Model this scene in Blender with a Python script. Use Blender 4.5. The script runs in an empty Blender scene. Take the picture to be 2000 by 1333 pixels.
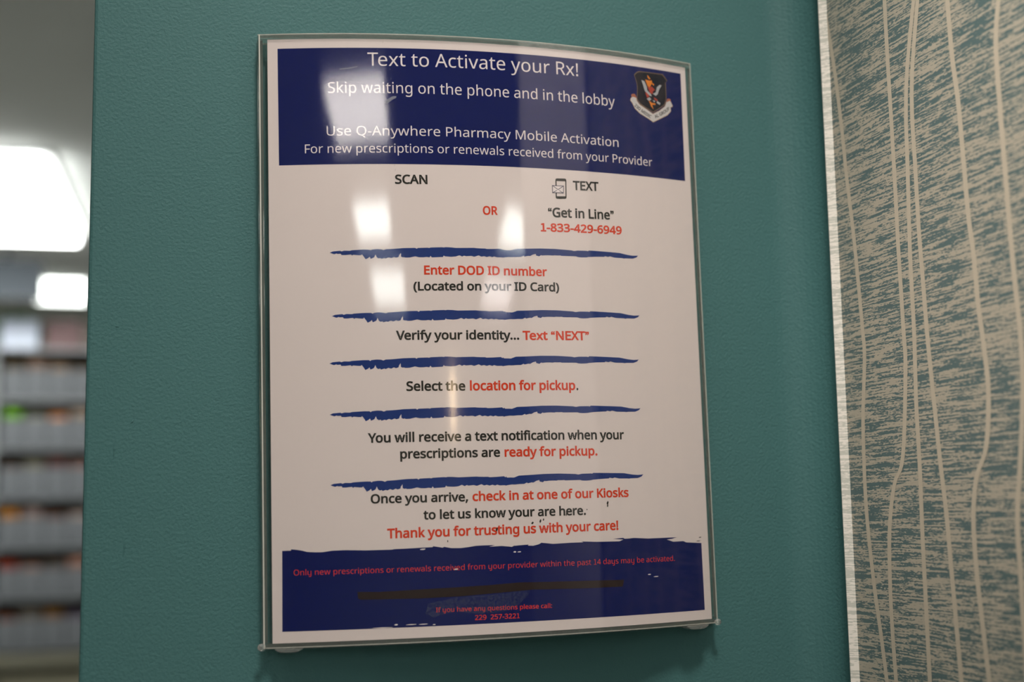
import bpy, bmesh, math, random
from mathutils import Vector, Matrix
from mathutils.geometry import delaunay_2d_cdt
random.seed(7)
SC = bpy.context.scene
COL = SC.collection
MM = .001

# ------------------------------------------------------------------ camera
cam = bpy.data.cameras.new('camera')
cam.sensor_width = 36.0
cam.lens = 2651.26 / 2000 * 36.0
cam.clip_start = .02
cam.clip_end = 60
cam.dof.use_dof = True
cam.dof.focus_distance = .640
cam.dof.aperture_fstop = 4.8
cam_ob = bpy.data.objects.new('camera', cam)
COL.objects.link(cam_ob)
rgt = Vector((.96010, -.27913, -.01702)); upv = Vector((-.02011, -.12961, .99136)); fwd = Vector((.27892, .95147, .13005))
cam_ob.matrix_world = Matrix(((rgt.x, upv.x, -fwd.x, -.17337), (rgt.y, upv.y, -fwd.y, -.63033), (rgt.z, upv.z, -fwd.z, -.08797), (0, 0, 0, 1)))
SC.camera = cam_ob

# ------------------------------------------------------------------ world, exposure
wd = bpy.data.worlds.new('world'); wd.use_nodes = True
wd.node_tree.nodes['Background'].inputs[0].default_value = (.9, .95, 1, 1)
wd.node_tree.nodes['Background'].inputs[1].default_value = .02
SC.world = wd
SC.view_settings.view_transform = 'Standard'
SC.view_settings.look = 'None'
SC.view_settings.exposure = 0.0
SC.view_settings.gamma = 1.0
SC.view_settings.use_curve_mapping = False
SC.cycles.use_denoising = True
SC.cycles.max_bounces = 10
SC.cycles.transparent_max_bounces = 16
SC.cycles.sample_clamp_indirect = 6.0

XW_C = .165
FLOOR, CEIL = -1.55, 1.062
# added unseen spots for wall falloff and header haze: place, aim, watts, cone, softness, label
SPOTS = [
    ((-.06, -.74, 1.0), (.02, 0, .03), 48, 37, .09, 'added unseen spotlight aimed at the poster on the teal wall'),
    ((-.55, -.98, 1.0), (XW_C, -.33, .205), 100, 21, .05, 'added unseen spotlight aimed at the added white panel beside the wallpaper'),
]
# ceiling light fixtures: (x0, x1, y0, y1, strength, tint, label)
LIGHTS = [
    (-.66, .15, -.66, -.17, 2.6, (1, .90, .84), 'long white ceiling light just in front of the teal wall, above the acrylic sign'),
    (-.92, -.32, -1.90, -1.30, 3.5, (1, .92, .87), 'square ceiling light second out from the teal wall, left row'),
    (-.92, -.32, -3.43, -2.80, 11.5, (1, .92, .87), 'square ceiling light mirrored large in the navy header of the poster'),
    (-.93, -.42, -4.90, -4.25, 13.0, (.95, 1, .97), 'square ceiling light mirrored beside the blank square under the word SCAN'),
    (-.90, -.28, -6.68, -5.66, 11.0, (.95, 1, .97), 'ceiling light mirrored left of the line Enter DOD ID number'),
    (1.29, 1.89, -4.78, -4.08, 12.0, (.95, 1, .96), 'ceiling light mirrored just right of the red word OR'),
    (1.32, 1.90, -6.45, -5.65, 8.0, (1, .93, .92), 'ceiling light mirrored over the word your in the ID card line'),
    (-.95, -.330, 3.70, 4.87, 19.0, (.97, 1, .98), 'large bright ceiling light over the back room, nearer of two in view'),
    (-.56, -.33, 5.95, 6.36, 7.5, (.95, 1, .95), 'smaller farther ceiling light just above the back room shelves'),
]

# ------------------------------------------------------------------ traced measurements (mm)
TEXTS = [["heading_text","Text to Activate your Rx!",-61.12,126.38,43.58,126.95,6.49,"w"],["heading_text","Skip waiting on the phone and in the lobby",-79.79,113.13,63.49,113.46,5.21,"w"],["heading_text","Use Q-Anywhere Pharmacy Mobile Activation",-80.68,92.53,64.63,92.95,4.51,"w"],["heading_text","For new prescriptions or renewals received from your Provider",-90.9,84.16,84.06,84.88,4.21,"w"],["body_text","SCAN",-49.32,69.46,-34.01,69.51,4.1,"k"],["body_text","OR",-7.83,55.35,-0.55,55.42,3.89,"r"],["body_text","TEXT",38.44,69.5,52.34,69.83,4.23,"k"],["body_text","“Get in Line”",24.78,55.41,60.27,55.97,4.39,"k"],["body_text","1-833-429-6949",20.78,48.2,64.37,48.86,3.78,"r"],["body_text","Enter DOD ID number",-36.63,26.32,23.23,26.43,3.97,"r"],["body_text","(Located on your ID Card)",-41.8,18.72,29.18,19.19,3.88,"k"],["body_text","Verify your identity...",-50.38,-4.31,8.14,-4.25,4.01,"k"],["body_text","Text “NEXT”",9.86,-4.38,43.99,-4.04,4.03,"r"],["body_text","Select the",-46.07,-27.99,-18.61,-28.17,4.1,"k"],["body_text","location for pickup",-16.42,-28.15,35.69,-28.05,4.17,"r"],["body_text",".",36.3,-28.09,37.22,-28.07,4.24,"k"],["body_text","You will receive a text notification when your",-64.11,-51.41,60.81,-51.68,4.08,"k"],["body_text","prescriptions are",-49.56,-58.99,-2.95,-59.12,3.99,"k"],["body_text","ready for pickup.",-0.8,-59.16,46.02,-59.23,4.08,"r"],["body_text","Once you arrive,",-63.31,-78.93,-18.71,-79.19,3.9,"k"],["body_text","check in at one of our Kiosks",-16.67,-79.18,62.03,-79.23,4.0,"r"],["body_text","to let us know your are here.",-39.54,-86.88,38.77,-87.09,3.94,"k"],["body_text","Thank you for trusting us with your care!",-56.18,-94.85,55.66,-94.68,4.1,"r"],["footnote_text","Only new prescriptions or renewals received from your provider within the past 14 days may be activated.",-98.23,-110.04,86.77,-110.72,2.54,"o"],["footnote_text","If you have any questions please call:",-34.84,-128.7,19.91,-129.31,2.02,"o2"],["footnote_text","229  257-3221",-17.02,-132.98,4.02,-133.14,2.13,"o2"]]
STROKE = [[0.0,0.0],[0.0097,0.58],[0.0318,0.81],[0.0353,0.45],[0.0442,0.83],[0.0608,0.65],[0.0663,0.92],[0.1023,1.09],[0.1189,1.01],[0.1222,0.53],[0.1258,0.98],[0.1411,1.21],[0.155,1.06],[0.1619,0.61],[0.1689,1.09],[0.1856,1.1],[0.2051,1.29],[0.2219,1.47],[0.2583,1.5],[0.2625,1.03],[0.2662,1.48],[0.2964,1.55],[0.3011,1.36],[0.3049,1.64],[0.3403,1.76],[0.346,1.61],[0.3503,1.81],[0.3688,1.67],[0.383,1.41],[0.4406,1.49],[0.4464,1.34],[0.4629,1.22],[0.476,1.2],[0.4788,0.97],[0.5008,1.02],[0.5259,1.19],[0.5296,0.66],[0.5326,1.01],[0.5352,0.52],[0.5479,0.51],[0.5568,0.4],[0.5734,1.26],[0.6049,1.35],[0.6536,1.62],[0.7028,1.59],[0.7591,1.14],[0.7686,0.83],[0.7813,1.14],[0.8135,1.16],[0.816,0.93],[0.82,1.38],[0.8623,1.18],[0.9289,0.81],[0.9592,0.03],[0.9797,-0.25],[0.9937,-0.14],[1.0,0.0],[0.9934,-1.0],[0.9793,-1.74],[0.9518,-1.74],[0.9456,-1.97],[0.9416,-1.75],[0.9112,-1.68],[0.8947,-1.12],[0.8879,-1.47],[0.8764,-1.13],[0.8747,-1.49],[0.8451,-1.59],[0.8158,-1.87],[0.8125,-2.05],[0.7932,-2.18],[0.7805,-2.05],[0.7742,-1.74],[0.7238,-1.72],[0.7207,-1.5],[0.7113,-1.59],[0.699,-1.49],[0.6958,-1.71],[0.6835,-1.57],[0.6712,-1.6],[0.6589,-1.77],[0.6559,-1.55],[0.6496,-2.24],[0.6435,-1.98],[0.6396,-1.88],[0.6383,-1.1],[0.6285,-1.44],[0.6192,-2.21],[0.6132,-2.07],[0.601,-2.49],[0.5981,-2.05],[0.589,-2.69],[0.5741,-2.67],[0.5591,-2.86],[0.5502,-2.72],[0.5339,-3.04],[0.5308,-3.25],[0.528,-2.93],[0.5117,-2.99],[0.5031,-2.54],[0.4971,-2.96],[0.4884,-2.51],[0.4796,-2.92],[0.4709,-2.47],[0.4621,-2.76],[0.4544,-2.08],[0.4398,-2.82],[0.4312,-2.38],[0.4139,-2.54],[0.4082,-2.22],[0.4024,-2.73],[0.3939,-2.06],[0.3823,-2.67],[0.368,-2.85],[0.3481,-2.57],[0.3453,-2.13],[0.3424,-2.9],[0.3084,-3.08],[0.3042,-2.29],[0.3013,-3.06],[0.2914,-2.81],[0.283,-2.99],[0.2689,-2.94],[0.2577,-2.47],[0.2408,-3.04],[0.2269,-3.08],[0.2241,-2.77],[0.2199,-2.96],[0.2144,-2.51],[0.2141,-0.8],[0.2089,-1.85],[0.2074,-2.7],[0.199,-3.09],[0.1935,-2.64],[0.185,-3.25],[0.1767,-2.78],[0.1683,-3.38],[0.1642,-3.07],[0.1544,-3.54],[0.1517,-3.01],[0.1461,-3.28],[0.1406,-2.62],[0.1375,-1.33],[0.1337,-2.59],[0.1295,-3.0],[0.1225,-3.39],[0.1199,-2.31],[0.1157,-2.93],[0.1073,-3.53],[0.1046,-2.88],[0.1019,-2.23],[0.0965,-1.06],[0.0937,-1.55],[0.0854,-1.5],[0.0703,-1.21],[0.0674,-1.63],[0.0634,-1.06],[0.0468,-1.31],[0.0357,-1.26],[0.033,-0.6],[0.0234,-0.67],[0.0207,-0.41],[0.0137,-0.8]]
STROKE_TIPS = [[-80.11,36.77,73.28,38.79],[-79.51,7.08,72.54,8.94],[-80.96,-14.85,71.01,-12.92],[-81.16,-38.31,70.8,-36.72],[-81.31,-70.28,70.75,-68.7]]
HEADER = [[-103.16,134.98],[104.76,135.94],[104.37,79.35],[-102.98,78.62]]
FOOTER = [[-103.26,-98.95],[-99.25,-98.96],[-99.41,-98.39],[-97.53,-98.56],[-94.39,-99.11],[-92.11,-99.76],[-88.68,-100.04],[-85.25,-100.09],[-80.67,-99.56],[-74.96,-99.52],[-65.8,-99.95],[-60.06,-99.97],[-53.73,-100.02],[-53.43,-99.8],[-48.52,-99.8],[-40.97,-99.6],[-35.71,-99.56],[-35.41,-99.11],[-31.03,-99.96],[-30.43,-99.57],[-27.21,-100.26],[-22.78,-100.42],[-19.2,-100.09],[-15.6,-99.64],[-10.79,-99.58],[-8.98,-99.59],[-6.81,-99.67],[-9.43,-100.33],[-3.48,-100.14],[1.4,-100.73],[2.34,-100.29],[5.74,-100.13],[9.47,-99.97],[9.14,-100.43],[11.64,-100.64],[14.48,-100.04],[15.76,-99.38],[21.45,-100.12],[30.48,-99.92],[37.03,-99.98],[35.73,-99.52],[43.7,-99.99],[55.97,-100.2],[58.1,-99.44],[52.58,-98.94],[58.13,-98.65],[58.81,-99.1],[61.62,-99.08],[63.75,-98.86],[71.62,-99.44],[88.79,-99.45],[85.7,-100.07],[82.66,-100.33],[86.38,-101.51],[92.54,-101.43],[94.07,-102.11],[103.58,-102.78],[103.71,-135.13],[-103.57,-134.67]]
STRIKE = [[-70.0,-118.26],[-60.41,-118.62],[-43.13,-118.27],[-25.61,-117.96],[-8.86,-117.59],[4.55,-117.02],[23.34,-117.52],[42.92,-117.9],[57.54,-118.31],[57.26,-119.91],[56.7,-121.43],[36.15,-121.24],[10.62,-120.6],[-8.98,-121.44],[-23.36,-122.06],[-43.22,-122.25],[-60.47,-121.9],[-68.47,-121.82],[-69.71,-121.21]]
WHITE_SCUFF = [[[-41.57,-100.44],[-40.54,-100.08],[-39.29,-100.06],[-38.94,-100.31],[-39.8,-100.68],[-41.11,-100.63]],[[-26.28,-109.94],[-25.48,-109.59],[-24.44,-109.58],[-24.09,-109.79],[-24.72,-110.14],[-25.81,-110.1]],[[-63.56,-134.44],[-59.28,-134.31],[-54.76,-134.44],[-54.42,-134.6],[-58.54,-134.73],[-63.1,-134.55]],[[-53.83,-133.52],[-53.25,-133.15],[-52.44,-133.13],[-52.1,-133.37],[-52.51,-133.75],[-53.37,-133.71]],[[-48.66,-133.66],[-46.5,-133.44],[-44.11,-133.49],[-43.77,-133.65],[-45.76,-133.87],[-48.21,-133.76]],[[-42.9,-133.74],[-41.02,-133.51],[-38.91,-133.55],[-38.56,-133.71],[-40.28,-133.94],[-42.45,-133.85]],[[-36.55,-134.17],[-36.1,-133.91],[-35.43,-133.88],[-35.09,-134.01],[-35.36,-134.28],[-36.08,-134.25]],[[1.93,-103.19],[2.32,-102.8],[2.93,-102.76],[3.3,-103.01],[3.1,-103.41],[2.42,-103.39]],[[3.78,-103.23],[4.47,-102.94],[5.4,-102.92],[5.76,-103.08],[5.26,-103.38],[4.27,-103.34]],[[70.74,-116.54],[71.33,-116.21],[72.2,-116.19],[72.63,-116.39],[72.25,-116.74],[71.31,-116.69]],[[73.94,-117.7],[75.05,-117.42],[76.45,-117.42],[76.88,-117.6],[75.98,-117.89],[74.52,-117.81]]]
DARK_SPECK = [[[49.88,-82.01],[50.34,-81.09],[50.8,-81.15],[50.92,-81.81],[50.52,-82.68],[50.01,-82.58]],[[49.98,-83.3],[50.27,-82.45],[50.58,-82.5],[50.71,-83.09],[50.47,-83.9],[50.11,-83.8]],[[15.12,-89.51],[15.53,-88.61],[15.95,-88.67],[16.07,-89.32],[15.71,-90.17],[15.24,-90.06]],[[16.8,-88.9],[17.09,-88.22],[17.39,-88.27],[17.52,-88.7],[17.28,-89.33],[16.93,-89.23]],[[11.08,-90.26],[11.59,-89.59],[12.13,-89.66],[12.26,-90.08],[11.79,-90.71],[11.21,-90.6]],[[-6.13,-92.67],[-5.69,-91.68],[-5.24,-91.73],[-5.12,-92.48],[-5.52,-93.43],[-6.02,-93.33]],[[39.12,-84.87],[39.29,-84.41],[39.49,-84.46],[39.63,-84.66],[39.51,-85.09],[39.26,-84.99]],[[28.43,-86.92],[28.6,-86.12],[28.8,-86.17],[28.92,-86.71],[28.79,-87.46],[28.55,-87.37]],[[-28.9,-97.22],[-28.75,-96.55],[-28.57,-96.6],[-28.45,-97.02],[-28.56,-97.64],[-28.78,-97.55]],[[101.72,-100.13],[102.67,-99.76],[103.68,-99.85],[103.92,-99.89],[103.05,-100.21],[101.97,-100.04]],[[99.77,-101.83],[101.36,-101.51],[103.0,-101.63],[103.24,-101.64],[101.73,-101.9],[100.02,-101.71]]]
SMEAR = [[-39.62,-129.21],[-38.35,-124.72],[-32.8,-123.82],[-25.73,-122.42],[-8.99,-122.01],[6.28,-120.69],[9.67,-121.14],[8.04,-123.38],[4.23,-126.67],[-1.97,-129.54],[-6.84,-130.16],[-14.09,-130.38],[-25.89,-128.69],[-32.95,-130.08],[-35.89,-131.08],[-37.6,-129.87]]
EMBLEM = {"shield":[[75.44,131.39],[77.01,132.89],[78.54,133.61],[86.31,133.86],[93.17,134.02],[96.0,131.0],[94.9,129.92],[94.9,120.99],[93.51,117.67],[90.26,115.43],[86.1,112.84],[81.93,114.68],[78.41,116.34],[76.44,118.69],[77.11,124.99],[76.74,127.53]],"scroll":[[73.22,120.77],[75.36,120.94],[76.35,119.84],[76.61,118.06],[78.1,116.3],[81.92,114.42],[85.92,112.35],[90.21,114.65],[93.48,117.15],[94.92,120.34],[97.05,121.49],[97.46,120.28],[98.68,118.08],[98.25,117.29],[97.27,116.98],[97.41,115.03],[95.12,112.65],[91.88,110.94],[88.04,108.92],[85.83,107.83],[82.86,109.35],[77.86,111.49],[75.0,113.75],[73.65,116.3],[72.48,117.71],[72.74,118.78],[73.51,119.51]],"scroll_curl":[[[73.22,120.77],[74.34,121.34],[75.53,121.3],[76.35,119.84],[76.23,119.31],[74.86,119.74],[73.66,119.53]],[[94.92,120.34],[95.13,121.16],[96.26,121.57],[97.46,121.33],[97.46,120.28],[96.35,120.4],[95.18,119.33]]],"orange":[[[82.11,129.65],[84.84,129.4],[86.03,129.82],[86.33,128.5],[84.65,125.8],[83.24,126.79]],[[83.53,132.36],[85.36,130.46],[84.57,129.97],[83.64,131.02]],[[86.18,128.61],[87.53,127.87],[87.17,127.04],[86.29,127.71]],[[83.62,119.09],[85.46,117.96],[87.67,117.92],[87.81,117.16],[85.64,116.89],[86.44,114.57],[85.04,115.96]]],"red":[[[83.23,126.66],[84.65,125.8],[85.92,126.62],[87.83,124.99],[86.55,124.09],[86.38,122.64],[84.86,122.83],[83.97,124.54]],[[81.76,122.96],[83.57,122.67],[84.15,121.05],[82.77,120.18]],[[87.0,121.07],[89.33,120.01],[88.59,119.08],[87.1,119.99]]],"wing":[[[79.76,129.16],[81.52,128.79],[82.84,126.22],[83.1,124.17],[85.24,122.49],[85.64,121.37],[84.42,121.48],[81.5,123.71],[80.98,125.47]],[[92.14,127.91],[90.95,128.07],[89.0,126.5],[88.29,123.79],[86.33,122.76],[88.19,121.9],[89.42,122.9],[90.57,125.66]],[[82.5,119.68],[84.38,120.82],[85.3,119.63],[83.81,118.67]],[[86.02,119.33],[87.74,119.29],[87.16,118.3]],[[88.86,119.43],[90.92,118.44],[90.43,117.41],[88.55,118.3]]]}
SCROLL_TEXT = [["23D MEDIC",[74.92,115.16],[84.41,109.92]],["AL GROUP",[87.19,110.25],[96.58,115.97]]]
PHONE = [[29.26,74.57],[35.03,74.78],[34.84,64.72],[29.08,64.4]]
ENVELOPE = [[27.38,71.04],[33.58,71.12],[33.34,67.34],[27.39,67.26]]
SCRATCH = [[[-53.94,107.49],[-52.68,109.1],[-49.88,110.92],[-48.03,111.08],[-48.17,110.19],[-49.91,109.27],[-52.41,107.2]],[[-74.14,124.22],[-69.85,124.73],[-65.87,125.38],[-65.87,125.0],[-69.86,124.09],[-74.02,123.71]]]
WLINES = [[[-24.38,189.09],[-28.95,169.25],[-34.98,138.67],[-39.49,105.32],[-41.95,78.51],[-45.33,51.95],[-47.7,26.07],[-49.56,0.68],[-50.09,-13.45],[-45.66,-44.72],[-44.65,-84.44],[-47.82,-118.67],[-52.07,-144.94],[-56.61,-175.68]],[[-84.53,165.0],[-84.25,129.76],[-84.6,92.32],[-84.7,61.91],[-84.58,34.11],[-85.11,-4.26],[-85.01,-22.56],[-78.95,-62.45],[-70.37,-75.34],[-64.44,-95.65],[-62.42,-120.74],[-62.31,-144.18],[-63.63,-174.84]],[[-110.93,154.43],[-100.58,117.97],[-97.02,94.85],[-95.94,71.05],[-93.99,29.85],[-93.65,-7.33],[-92.22,-38.54],[-92.2,-67.7],[-91.35,-96.73],[-91.09,-119.6],[-90.86,-142.04],[-90.69,-171.57]],[[-113.73,153.31],[-104.67,116.6],[-101.95,93.38],[-102.09,69.45],[-102.06,39.87],[-103.0,16.35],[-104.0,-10.13],[-106.23,-39.76],[-108.29,-66.12],[-110.64,-88.7],[-111.83,-110.92],[-113.15,-134.98],[-114.92,-168.64]],[[-133.77,145.28],[-134.69,112.32],[-137.22,88.61],[-138.4,63.41],[-139.45,37.49],[-141.37,20.64],[-142.37,-1.31],[-144.07,-15.93],[-145.68,-37.85],[-141.89,-61.25],[-133.91,-73.94],[-130.03,-91.01],[-129.98,-112.55],[-131.56,-131.67],[-134.96,-166.22]],[[-171.17,130.31],[-165.7,107.12],[-165.32,79.97],[-165.92,52.86],[-166.51,26.15],[-167.76,-0.08],[-168.76,-18.8],[-168.19,-39.81],[-163.64,-68.2],[-159.39,-90.55],[-159.04,-118.92],[-158.89,-163.33]]]
DENTS = [[[-173.78,-48.49],[-174.21,-59.63]],[[-168.35,-91.29],[-169.22,-102.46]],[[-165.36,-40.46],[-167.73,-43.22]],[[-175.23,1.25],[-172.79,0.84]]]
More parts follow.
